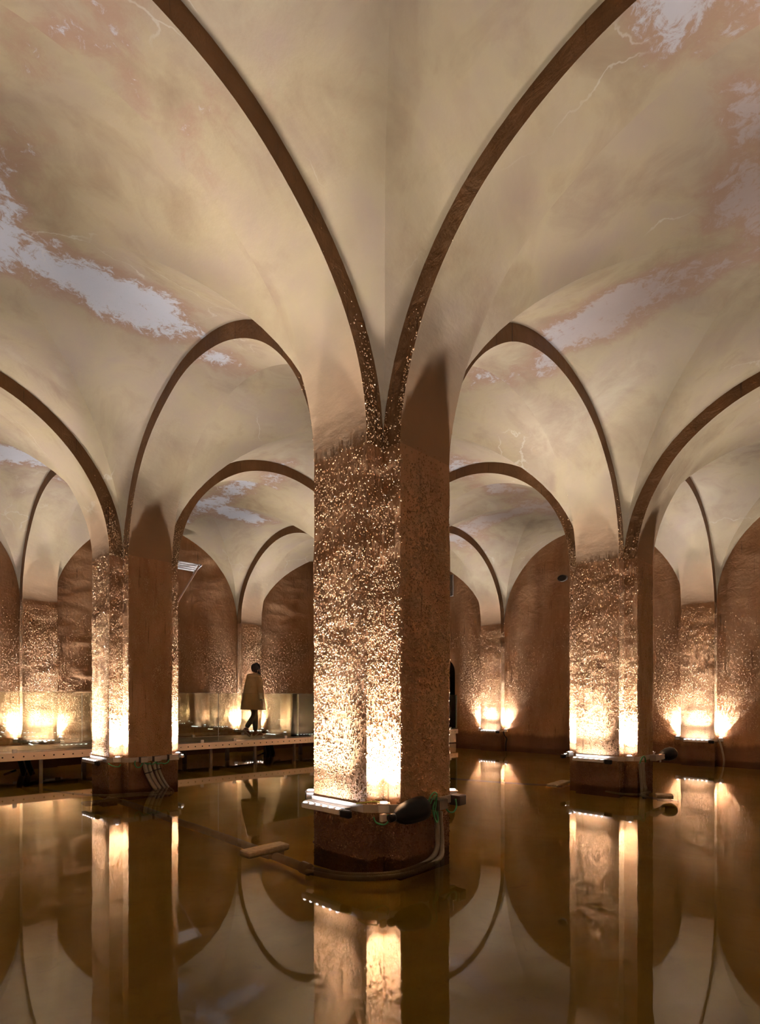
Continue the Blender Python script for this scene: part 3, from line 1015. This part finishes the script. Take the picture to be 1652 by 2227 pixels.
cable([(-0.53, -0.42, 0.36), (-0.52, -0.44, 0.32), (-0.48, -0.48, 0.305), (-0.455, -0.50, 0.33), (-0.45, -0.49, 0.38)], 0.006, 'green', 'green cable loop hanging under the front notch uplight of the floodlight pillar')
cable([(-0.555, -0.26, 0.445), (-0.54, -0.33, 0.46), (-0.49, -0.40, 0.47), (-0.45, -0.43, 0.455)], 0.006, 'yellow', 'yellow and green wire running along the band to the front notch uplight')
cable([(-0.25, S - .57, 0.40), (-0.265, S - .585, 0.36), (-0.245, S - .59, 0.315), (-0.20, S - .59, 0.31), (-0.165, S - .585, 0.345), (-0.15, S - .57, 0.38)], 0.008, 'green', 'green cable ring beside the four slanting conduits')
cable([(-0.13, S - .59, 0.37), (-0.10, S - .60, 0.345), (-0.06, S - .60, 0.35), (-0.03, S - .60, 0.335), (0.0, S - .60, 0.35), (0.03, S - .59, 0.37)], 0.008, 'green', 'tangled green cable above the slanting conduits')
cable([(0.02, S - .60, 0.37), (0.05, S - .60, 0.335), (0.10, S - .60, 0.345), (0.15, S - .60, 0.33), (0.20, S - .60, 0.345), (0.23, S - .58, 0.38)], 0.008, 'green', 'green cable swag leading to the corner box of the four-conduit pillar')
cable([(-.53, S - .36, .37), (-.50, S - .44, .34), (-.45, S - .50, .33), (-.42, S - .50, .36)], 0.007, 'green', 'green cable under the front notch uplight of the four-conduit pillar')
cable([(4.60, -0.56, 0.36), (4.63, -0.58, 0.43), (4.70, -0.58, 0.45), (4.78, -0.57, 0.42), (4.82, -0.56, 0.36)], 0.010, 'green', 'dark green cable bundle above the conduits of the jutting-lamp pillar')
cable([(9.40, 4.55, 0.40), (9.41, 4.52, 0.30), (9.42, 4.46, 0.22), (9.42, 4.48, 0.10), (9.42, 4.49, -0.1)], 0.018, 'black', 'dark cable dropping into the water at the pilaster next to the doorway')
cable([(9.46, -0.40, 0.42), (9.44, -0.44, 0.33), (9.43, -0.47, 0.22), (9.42, -0.50, 0.05), (9.42, -0.50, -0.1)], 0.018, 'conduit', 'grey cable dropping into the water at the pilaster past the black jutting lamp')
# pipes on the basin floor
def pipe(pts, r_, label, mat='pipe'):
    return tag(MB().tube(spline(pts, 10), r_, 12).build('pipe', mat, None, True), label, 'pipe', 'pipes lying in the water')
pp = empty('pipe', (0, 0, 0))
MB().tube(spline([(-0.84, 0.0, -0.05), (-0.80, 0.36, -0.05), (-0.75, 0.97, -0.055), (-0.71, 1.73, -0.055), (-0.68, 2.48, -0.06), (-0.62, 3.58, -0.06), (-0.62, 4.4, -0.07)], 10), 0.034, 12).build('tube', 'pipe', pp, True)
lathe(MB(), [(-0.05, 0.040), (-0.045, 0.046), (0.045, 0.046), (0.05, 0.040)], (-0.84, 0.0, -0.045), (0.1, 1, 0)).build('coupling', 'conduit', pp, True)
tag(pp, 'thick grey pipe crossing the water between the two near pillars', 'pipe', 'pipes lying in the water')
pipe([(4.05, 3.6, -0.10), (4.25, 2.3, -0.10), (4.49, 1.12, -0.09), (4.73, 0.44, -0.08), (4.42, -0.35, -0.06), (4.50, -0.62, -0.05), (4.72, -0.66, -0.04)], 0.014, 'thin dark pipe running past the jutting-lamp pillar towards the doorway')
pipe([(4.72, -0.62, -0.05), (4.50, -0.62, -0.05), (4.28, -0.80, -0.05), (4.30, -0.98, -0.05), (4.25, -1.15, -0.05)], 0.016, 'thin grey pipe curving from the jutting-lamp pillar to the dark slab')
pipe([(0.20, S - .72, -0.07), (-0.19, S - .60, -0.05), (-0.58, S - .35, -0.06), (-0.75, S + .2, -0.08), (-0.9, S + 1.1, -0.1)], 0.016, 'thin grey pipe circling the foot of the four-conduit pillar')
pipe([(0.15, S - .76, -0.08), (-0.30, S - .66, -0.06), (-0.60, S - .62, -0.06), (-0.80, S - .78, -0.07), (-0.85, S - .95, -0.08)], 0.014, 'thin grey pipe bending from the four conduits to the slab')

def slab_(cx_, cy_, s, rz, z, label):
    mb = MB().box((0, 0, 0), s, 0, 0, 0.008)
    mb.box((s[0] * 0.18, 0, -s[2] * 0.9), (s[0] * 0.4, s[1] * 0.8, s[2] * 0.9))
    return tag(mb.build('paving_slab', 'slab', None, False, (cx_, cy_, z), rz), label, 'slab', 'slabs weighing down the pipes')
slab_(-0.85, 0.52, (0.40, 0.14, 0.05), 0.0, 0.005, 'pale slab laid across the thick pipe near the floodlight pillar')
slab_(-0.89, 3.90, (0.42, 0.20, 0.035), -0.1, -0.018, 'pale slab beside the four-conduit pillar at the end of the thick pipe')
slab_(4.33, 0.50, (0.55, 0.15, 0.04), 0.08, 0.0, 'flat slab on the thin pipe behind the jutting-lamp pillar')
slab_(4.24, -0.99, (0.16, 0.20, 0.05), 0.4, 0.0, 'dark wet slab in front of the jutting-lamp pillar')

# ------------------------------------------------------------------ walkway
SL = -0.068
ANG = math.atan(SL)
def V0(u): return 6.83 + SL * u
wk = empty('walkway', (0, V0(0), 0), ANG)           # its own x runs along the walkway, y towards the wall
tag(wk, 'raised steel walkway with perforated edge beam on posts', 'walkway')
UE = (WALL - 0.03) / math.cos(ANG)
edges = [-7.5, -4.5, -1.5, 1.5, 4.5, 7.5, UE]
for a_, b_ in zip(edges, edges[1:]):
    MB().box(((a_ + b_) / 2, 0.006, DECK_Z - 0.0625), (b_ - a_ - 0.008, 0.012, 0.125), 0, 0, 0.002).build('edge_beam', 'fascia', wk)
    MB().box(((a_ + b_) / 2, 0.03, DECK_Z - 0.118), (b_ - a_ - 0.008, 0.05, 0.012)).build('beam_flange', 'fascia', wk)
    MB().box(((a_ + b_) / 2, 1.645, DECK_Z - 0.05), (b_ - a_ - 0.008, 0.012, 0.125), 0, 0, 0.002).build('edge_beam', 'fascia', wk)
    hb = MB(); x = math.ceil((a_ - 0.07) / 0.142) * 0.142 + 0.03
    k = 0
    while x < b_ - 0.02:
        rr = 0.0125 if (k * 7) % 5 else 0.009
        rg = [[(x + rr_ * math.cos(t * PI / 5), y_, DECK_Z - 0.062 + rr_ * math.sin(t * PI / 5)) for t in range(10)] for y_, rr_ in ((0.004, rr), (-0.0015, rr), (-0.0022, rr * 0.7))]
        hb.loft(rg)
        x += 0.142; k += 1
    h_ = hb.build('hole_disc_row', 'dark_disc', wk)  # dark discs stand in for the shaded holes of the perforated beam
    h_['kind'] = 'stuff'
x = -7.5
while x < UE - 0.1:
    x2 = min(x + 1.2, UE)
    MB().box(((x + x2) / 2, 0.825, DECK_Z - 0.008), (x2 - x - 0.006, 1.62, 0.016), 0, 0, 0.002).build('deck_panel', 'deck', wk)
    x = x2
x = -6.60
while x < 9.4:
    MB().box((x, 0.10, (DECK_Z - 0.12) / 2 - 0.06), (0.05, 0.05, DECK_Z - 0.12 + 0.12)).build('post', 'post', wk)
    MB().box((x - 0.03, 1.25, (DECK_Z - 0.12) / 2 - 0.06), (0.07, 0.07, DECK_Z - 0.12 + 0.12)).build('post', 'post', wk)
    MB().box((x, 0.835, DECK_Z - 0.075), (0.05, 1.6, 0.08)).build('cross_beam', 'post', wk)
    MB().tube([(x + 0.05, 1.28, DECK_Z - 0.10), (x + 0.75, 1.34, DECK_Z - 0.17)], 0.012, 6).build('brace', 'post', wk)
    x += 0.982
MB().add([(9.0, 0.1, DECK_Z - .13), (9.72, 0.1, DECK_Z - .13), (9.72, 0.1, 0.02), (9.45, 0.1, 0.02), (9.3, 0.1, 0.12),
          (9.0, 0.16, DECK_Z - .13), (9.72, 0.16, DECK_Z - .13), (9.72, 0.16, 0.02), (9.45, 0.16, 0.02), (9.3, 0.16, 0.12)],
         [(0, 1, 2, 3, 4), (9, 8, 7, 6, 5), (0, 5, 6, 1), (1, 6, 7, 2), (2, 7, 8, 3), (3, 8, 9, 4), (4, 9, 5, 0)]).build('wall_bracket', 'fascia', wk)

GF = [-7.13, -5.23, -3.33, -1.43, 0.47, 2.372, 4.275, 6.175, 8.075, UE - 0.02]
GB = [-7.3, -5.4, -3.49, -1.59, 0.316, 2.22, 4.126, 6.03, 7.93, UE - 0.02]
names_u = {}
def balustrade(js, yl, row):
    for k, (a_, b_) in enumerate(zip(js, js[1:])):
        r_ = empty('glass_panel')
        r_.location = Matrix.Rotation(ANG, 4, 'Z') @ Vector(((a_ + b_) / 2, yl, DECK_Z)) + Vector((0, V0(0), 0))
        r_.rotation_euler = (0, 0, ANG)
        w_ = b_ - a_ - 0.012
        MB().box((0, 0, 0.50), (w_, 0.015, 0.94), 0, 0, 0.002).build('pane', 'glass', r_)
        MB().box((w_ / 2 + 0.002, 0, 0.49), (0.004, 0.013, 0.93)).build('edge_strip', 'joint', r_)
        for s_ in (-0.32, 0.32):
            MB().box((w_ * s_, 0, 0.03), (0.06, 0.05, 0.06), 0, 0, 0.004).build('clamp', 'aluminium', r_)
        names_u[(row, k)] = r_
    return
balustrade(GF, 0.035, 'front')
balustrade(GB, 1.615, 'back')
FL = {3: 'glass panel on the water side, before the four-conduit pillar', 4: 'glass panel on the water side partly behind the four-conduit pillar',
      5: 'glass panel in front of the walking man', 6: 'glass panel on the water side just past the walking man', 8: 'last glass panel on the water side, reaching the doorway wall'}
BL = {3: 'glass panel on the wall side, beyond the first water-side panel in view', 4: 'glass panel on the wall side with its joint left of the four-conduit pillar',
      5: 'glass panel on the wall side behind the walking man', 6: 'glass panel on the wall side just past the walking man', 8: 'last glass panel on the wall side, by the doorway'}
for (row, k), o in names_u.items():
    lb = (FL if row == 'front' else BL).get(k)
    tag(o, lb or ('clear glass panel on the water side of the walkway, out of sight' if row == 'front' else 'clear glass panel on the wall side of the walkway, out of sight'), 'glass panel', 'glass panels along the walkway')

# dark hoses hanging under the walkway
def hose(x_, y_, label):
    r_ = empty('hose_bundle', (x_, y_, 0))
    MB().tube(spline([(-0.06, 0, 0.29), (-0.05, 0, 0.20), (-0.02, 0, 0.08), (0.03, 0.02, -0.08)], 6), 0.045, 8).build('hose', 'black', r_, True)
    MB().tube(spline([(0.05, 0, 0.29), (0.06, 0, 0.20), (0.09, 0, 0.08), (0.15, 0.02, -0.08)], 6), 0.045, 8).build('hose', 'black', r_, True)
    MB().tube([(0.0, 0.02, 0.24), (0.35, 0.05, 0.19)], 0.016, 6).build('rod', 'black', r_, True)
    MB().tube([(-0.28, 0.05, -0.05), (-0.10, 0.02, 0.02)], 0.02, 6).build('rod', 'black', r_, True)
    return tag(r_, label, 'hose', 'hoses under the walkway')
hose(-0.70, 7.95, 'black hoses under the walkway before the four-conduit pillar')
hose(4.17, 7.55, 'black hoses under the walkway below the walking man')

# ------------------------------------------------------------------ things on the walls
ht = empty('wall_hatch', (3.10, WALL - 0.04, 4.40))
for k in range(4):
    MB().box((0.02, -0.10 - 0.085 * k, 0.0 + 0.03 * k), (0.62, 0.070, 0.02), 0, 0, 0.002, Matrix.Rotation(math.radians(-19), 3, 'X')).build('slat', 'wood', ht)
MB().box((0.30, -0.22, 0.017), (0.03, 0.44, 0.03), 0, 0, 0.002, Matrix.Rotation(math.radians(-19), 3, 'X')).build('rail', 'wood', ht)
MB().box((-0.26, -0.22, 0.017), (0.03, 0.44, 0.03), 0, 0, 0.002, Matrix.Rotation(math.radians(-19), 3, 'X')).build('rail', 'wood', ht)
MB().tube([(0.25, -0.40, 0.07), (-0.10, 0.0, -0.80)], 0.022, 6).build('strut', 'timber', ht)
tag(ht, 'bleached slatted hatch propped open high on the wall by a strut', 'hatch')
dh = empty('drain_hole', (WALL - 0.06, 3.03, 4.22))
rg = [[(x_, 0.115 * s_ * math.cos(t * PI / 8), 0.075 * s_ * math.sin(t * PI / 8)) for t in range(16)] for x_, s_ in ((0.04, 1.12), (-0.02, 1.1), (-0.022, 0.95), (0.03, 0.9))]
MB().loft(rg, 0, True, False).build('rim', 'patch', dh)
MB().loft([[(0.028, 0.11 * .9 * math.cos(t * PI / 8), 0.075 * .9 * math.sin(t * PI / 8)) for t in range(16)], [(0.03, 0.1 * .9 * math.cos(t * PI / 8), 0.07 * .9 * math.sin(t * PI / 8)) for t in range(16)]]).build('opening', 'dark_disc', dh)
tag(dh, 'dark oval drain hole high on the doorway wall', 'hole')
vp = MB().box((0, 0, 0), (0.05, 0.34, 0.62), 0, 0, 0.01)
tag(vp.build('vent_cover', 'patch', None, False, (WALL - 0.05, 6.50, 4.50)), 'grey upright cover plate on the wall above the doorway', 'vent cover')

# ------------------------------------------------------------------ the walking man
man = None
def build_man():
    th = ANG
    base = Vector((3.74, 7.53, DECK_Z))
    def skin_obj(name, verts, edges_, radii, mat, sub=2, parent=None, extra=None, remesh=None):
        me = bpy.data.meshes.new(name)
        me.from_pydata(verts, edges_, [])
        o = bpy.data.objects.new(name, me)
        COL.objects.link(o)
        sk = o.modifiers.new('skin', 'SKIN')
        sk.use_smooth_shade = True
        for v_, r_ in zip(me.skin_vertices[0].data, radii):
            v_.radius = r_ if hasattr(r_, '__len__') else (r_, r_)
            v_.use_root = False
        me.skin_vertices[0].data[0].use_root = True
        sb = o.modifiers.new('sub', 'SUBSURF'); sb.levels = sub; sb.render_levels = sub
        dg = bpy.context.evaluated_depsgraph_get()
        nm = bpy.data.meshes.new_from_object(o.evaluated_get(dg))
        o.modifiers.clear()
        o.data = nm
        if extra:
            bm_ = bmesh.new(); bm_.from_mesh(nm)
            for mm in extra:
                bm_.from_mesh(mm)
            bm_.to_mesh(nm); bm_.free()
        if remesh:
            rm = o.modifiers.new('fuse', 'REMESH'); rm.mode = 'VOXEL'; rm.voxel_size = remesh; rm.use_smooth_shade = True
            dg = bpy.context.evaluated_depsgraph_get()
            nm = bpy.data.meshes.new_from_object(o.evaluated_get(dg))
            o.modifiers.clear(); o.data = nm
        o.data.materials.clear(); o.data.materials.append(M[mat])
        o.data.polygons.foreach_set('use_smooth', [True] * len(o.data.polygons))
        if parent is not None:
            o.parent = parent
        return o
    def ell(c_, r_, seg=16, rings=10, fn=None):
        vs_, fs = [], []
        for i in range(rings + 1):
            t = PI * i / rings
            for j in range(seg):
                p_ = 2 * PI * j / seg
                q = [r_[0] * math.sin(t) * math.cos(p_), r_[1] * math.sin(t) * math.sin(p_), r_[2] * math.cos(t)]
                if fn: q = fn(q)
                vs_.append((c_[0] + q[0], c_[1] + q[1], c_[2] + q[2]))
        for i in range(rings):
            for j in range(seg):
                fs.append((i * seg + j, (i + 1) * seg + j, (i + 1) * seg + (j + 1) % seg, i * seg + (j + 1) % seg))
        return vs_, fs
    def raw(parts):
        mb = MB()
        for vs_, fs in parts: mb.add(vs_, fs)
        me = bpy.data.meshes.new('tmp'); me.from_pydata(mb.v, [], mb.f); me.update()
        return me
    # head parts (x forward, y left)
    hx, hz = 0.075, 1.60
    def head_fn(q):
        x_, y_, z_ = q
        if z_ < 0:
            k = -z_ / 0.125
            x_ = x_ * (1 - 0.12 * k) + 0.028 * k; y_ *= 1 - 0.30 * k
        return [x_, y_, z_]
    head = [ell((hx, 0, hz), (0.098, 0.075, 0.125), 20, 14, head_fn)]
    head.append(ell((hx + 0.102, 0, hz - 0.022), (0.022, 0.014, 0.028), 8, 6))                    # nose
    head.append(ell((hx + 0.088, 0, hz + 0.022), (0.015, 0.05, 0.012), 8, 6))                     # brow
    head.append(ell((hx + 0.090, 0, hz - 0.066), (0.014, 0.026, 0.010), 8, 6))                    # lips
    for s_ in (-1, 1):
        head.append(ell((hx - 0.005, s_ * 0.078, hz - 0.015), (0.022, 0.010, 0.034), 8, 6))       # ears
    # skeleton: pelvis first
    Vt = [(0.0, 0, 0.92), (0.01, 0, 1.10), (0.02, 0, 1.30), (0.04, 0, 1.43), (0.06, 0, 1.52),
          (0.0, 0.10, 0.88), (0.095, 0.095, 0.50), (0.10, 0.09, 0.10), (0.22, 0.09, 0.05),               # left leg (forward, planted)
          (0.0, -0.10, 0.88), (-0.045, -0.10, 0.50), (-0.26, -0.095, 0.20), (-0.19, -0.095, 0.05),        # right leg (trailing, heel up)
          (0.03, 0.19, 1.40), (-0.02, 0.24, 1.12), (0.10, 0.23, 0.90),
          (0.03, -0.19, 1.40), (0.03, -0.245, 1.11), (0.07, -0.25, 0.87)]
    Ed = [(0, 1), (1, 2), (2, 3), (3, 4), (0, 5), (5, 6), (6, 7), (7, 8), (0, 9), (9, 10), (10, 11), (11, 12), (2, 13), (13, 14), (14, 15), (2, 16), (16, 17), (17, 18)]
    Rd = [(0.14, 0.11), (0.13, 0.10), (0.16, 0.11), (0.06, 0.06), (0.055, 0.055), 0.085, 0.055, 0.038, 0.03, 0.085, 0.055, 0.038, 0.03, 0.06, 0.042, 0.028, 0.06, 0.042, 0.028]
    # hands: five separate curled fingers each
    hands = []
    for s_, wr in ((-1, Vector((0.07, -0.25, 0.87))), (1, Vector((0.10, 0.23, 0.90)))):
        pm = wr + Vector((0.008, 0, -0.055))
        hands.append(ell(pm, (0.038, 0.017, 0.055), 12, 8))
        for k in range(4):
            bx = pm.x - 0.028 + 0.019 * k
            ln = (0.055, 0.066, 0.070, 0.062)[k]
            b_ = Vector((bx, pm.y, pm.z - 0.045))
            pts = [b_, b_ + Vector((0.004, -s_ * 0.006, -ln * 0.5)), b_ + Vector((0.006, -s_ * 0.022, -ln * 0.85)), b_ + Vector((0.004, -s_ * 0.038, -ln * 0.95))]
            mb = MB().tube(pts, [0.0088, 0.0082, 0.0075, 0.006], 8)
            hands.append((mb.v, mb.f))
        tb = pm + Vector((0.034, -s_ * 0.004, 0.01))
        mb = MB().tube([tb, tb + Vector((0.018, -s_ * 0.012, -0.028)), tb + Vector((0.014, -s_ * 0.02, -0.058))], [0.012, 0.010, 0.007], 8)
        hands.append((mb.v, mb.f))
    body = skin_obj('person', Vt, Ed, Rd, 'skin', 2, None, [raw(head), raw(hands)], 0.0055)
    tag(body, 'bearded dark-haired person in a tan hooded coat walking along the walkway', 'person')
    # face details, hair, beard
    for s_ in (-1, 1):
        vs_, fs = ell((hx + 0.084, s_ * 0.03, hz + 0.002), (0.010, 0.012, 0.008), 8, 6)
        MB().add(vs_, fs).build('eye', 'eye', body, True)
    hr = MB()
    def hair_fn(q):
        x_, y_, z_ = q
        n_ = 1 + 0.13 * math.sin(41 * x_ + 3) * math.sin(37 * y_ + 1) * math.cos(29 * z_)
        return [x_ * n_, y_ * n_, z_ * n_]
    seg, rings = 26, 18
    vs_, fs = ell((hx - 0.018, 0, hz + 0.042), (0.118, 0.096, 0.122), seg, rings, hair_fn)
    keep = []
    for f_ in fs:
        c_ = sum((Vector(vs_[i]) for i in f_), Vector()) / 4
        fx, fz = c_.x - hx, c_.z - hz
        if fx > 0.075 - 0.5 * max(0, fz - 0.05) * 0 and fz < 0.072: continue
        if fx > 0.015 and fz < 0.03 and not (fx < 0.035 and fz > -0.02): continue
        if fz < -0.085: continue
        keep.append(f_)
    hr.add(vs_, keep)
    hr.build('hair', 'hair', body, True)
    bd = MB()
    def beard_fn(q):
        n_ = 1 + 0.05 * math.sin(43 * q[0]) * math.sin(51 * q[2])
        return [q[0] * n_, q[1] * n_, q[2] * n_]
    vs_, fs = ell((hx + 0.050, 0, hz - 0.098), (0.060, 0.058, 0.048), 18, 12, beard_fn)
    bd.add(vs_, fs)
    for s_ in (-1, 1):
        v2, f2 = ell((hx + 0.022, s_ * 0.062, hz - 0.055), (0.025, 0.016, 0.052), 10, 8, beard_fn)
        bd.add(v2, f2)
    bd.build('beard', 'hair', body, True)
    # jeans
    jn = skin_obj('jeans', [(0.0, 0, 0.93), (0.0, 0.095, 0.86), (0.095, 0.095, 0.50), (0.10, 0.09, 0.12), (0.0, -0.095, 0.86), (-0.045, -0.10, 0.50), (-0.255, -0.095, 0.215)],
                  [(0, 1), (1, 2), (2, 3), (0, 4), (4, 5), (5, 6)], [(0.15, 0.12), 0.10, 0.072, 0.062, 0.10, 0.072, 0.060], 'jeans', 2, body)
    # shoes
    def shoe(heel, toe, up_, y_):
        r_ = MB(); h_, t_ = Vector(heel), Vector(toe)
        d_ = (t_ - h_); ln = d_.length; d_.normalize(); s_ = Vector((0, 1, 0)); u_ = s_.cross(d_) * -1
        if u_.z < 0: u_ = -u_
        rings = []
        for t, w_, hh in ((-0.03, 0.02, 0.05), (0.0, 0.036, 0.085), (0.22, 0.04, 0.10), (0.42, 0.043, 0.085), (0.65, 0.05, 0.06), (0.88, 0.042, 0.045), (1.0, 0.02, 0.03)):
            c_ = h_ + d_ * ln * t
            ring = []
            for k in range(10):
                a_ = 2 * PI * k / 10
                ring.append(c_ + s_ * w_ * math.cos(a_) + u_ * (hh / 2 + 0.012 + hh / 2 * math.sin(a_)))
            rings.append(ring)
        r_.loft(rings)
        o = r_.build('shoe', 'shoe', body, True)
        so = MB(); rings = []
        for t, w_ in ((-0.035, 0.026), (0.0, 0.04), (0.25, 0.042), (0.65, 0.053), (0.9, 0.045), (1.02, 0.022)):
            c_ = h_ + d_ * ln * t
            rings.append([c_ - s_ * w_, c_ + s_ * w_, c_ + s_ * w_ + u_ * 0.022, c_ - s_ * w_ + u_ * 0.022])
        so.loft(rings).build('sole', 'sole', o)
        for sd in (-1, 1):
            st_ = MB()
            c0 = h_ + d_ * ln * 0.12 + s_ * sd * 0.043 + u_ * 0.03
            c1 = h_ + d_ * ln * 0.42 + s_ * sd * 0.047 + u_ * 0.075
            st_.tube([c0, (c0 + c1) / 2 + u_ * -0.008 + s_ * sd * 0.004, c1], 0.009, 6)
            st_.build('side_stripe', 'sole', o, True)
    shoe((0.035, 0.09, 0.0), (0.31, 0.09, 0.0), 1, 0.09)
    shoe((-0.325, -0.095, 0.175), (-0.16, -0.095, 0.012), 1, -0.095)
    # coat body: lofted, open at the front, flaring to the hem
    def ring(z_, cx_, rx, ry, n_=28, ex=2.3, tilt=0.0):
        out = []
        for k in range(n_):
            a_ = 2 * PI * k / n_
            c_, s_ = math.cos(a_), math.sin(a_)
            x_ = cx_ + rx * math.copysign(abs(c_) ** (2 / ex), c_)
            y_ = ry * math.copysign(abs(s_) ** (2 / ex), s_)
            fold = 1 + 0.02 * math.sin(5 * a_ + z_ * 4) * max(0, 1.25 - z_)
            out.append((x_ * fold, y_ * fold, z_ + tilt * (x_ - cx_)))
        return out
    ct = MB()
    prof = [(0.645, -0.015, 0.30, 0.245), (0.70, -0.015, 0.292, 0.243), (0.85, -0.012, 0.268, 0.235), (1.0, -0.005, 0.24, 0.228), (1.15, 0.0, 0.212, 0.222), (1.27, 0.005, 0.19, 0.22), (1.36, 0.01, 0.17, 0.212), (1.42, 0.015, 0.145, 0.18), (1.455, 0.025, 0.11, 0.125), (1.475, 0.035, 0.09, 0.09)]
    rings = [ring(z_, c_, rx, ry, tilt=-0.03) for z_, c_, rx, ry in prof]
    ct.loft(rings, 0, False, False)
    ct.loft([[(p_[0] * 0.97, p_[1] * 0.97, p_[2] + 0.004) for p_ in r_] for r_ in rings[:3]], 0, False, False)
    ct.build('coat', 'coat', body, True)
    pk = MB().tube([(0.277, -0.035, 0.66), (0.245, -0.032, 0.9), (0.215, -0.03, 1.13), (0.17, -0.03, 1.36), (0.125, -0.03, 1.45)], 0.010, 6)
    pk.build('front_placket', 'coat', body, True)
    # hood lying on the shoulders
    hd = MB(); rings = []
    for k in range(13):
        t = -1 + 2 * k / 12
        ang_ = t * 2.0
        c_ = Vector((0.035 - 0.115 * math.cos(ang_), 0.135 * math.sin(ang_), 1.452 - 0.02 * math.cos(ang_)))
        rr = 0.03 + 0.042 * math.cos(t * PI / 2) ** 0.8
        dirv = Vector((-math.cos(ang_), math.sin(ang_), 0))
        rings.append([c_ + dirv * rr * 1.15 * math.cos(a_ * PI / 5) + Vector((0, 0, 1)) * rr * 1.0 * math.sin(a_ * PI / 5) for a_ in range(10)])
    hd.loft(rings).build('hood', 'coat', body, True)
    # sleeves with dark cuffs
    for s_, pts in ((-1, [(0.03, -0.175, 1.40), (0.028, -0.225, 1.28), (0.03, -0.25, 1.11), (0.05, -0.252, 1.0), (0.066, -0.25, 0.905)]), (1, [(0.03, 0.175, 1.40), (0.0, 0.225, 1.28), (-0.02, 0.245, 1.12), (0.04, 0.24, 1.0), (0.09, 0.232, 0.93)])):
        P = spline(pts, 6)
        n_ = len(P)
        rr = [0.082 - 0.030 * (i / (n_ - 1)) + 0.004 * math.sin(i * 1.9) * (i > 6) for i in range(n_)]
        sl = MB().tube(P, rr, 14, caps=False)
        o = sl.build('sleeve', 'coat', body, True)
        d_ = (P[-1] - P[-2]).normalized()
        MB().tube([P[-1] - d_ * 0.015, P[-1] + d_ * 0.035], [0.050, 0.049], 14).build('cuff', 'coat_dark', o, True)
    body.location = base
    body.rotation_euler = (0, 0, th)
    body.scale = (0.95, 0.95, 0.945)
    return body
man = build_man()
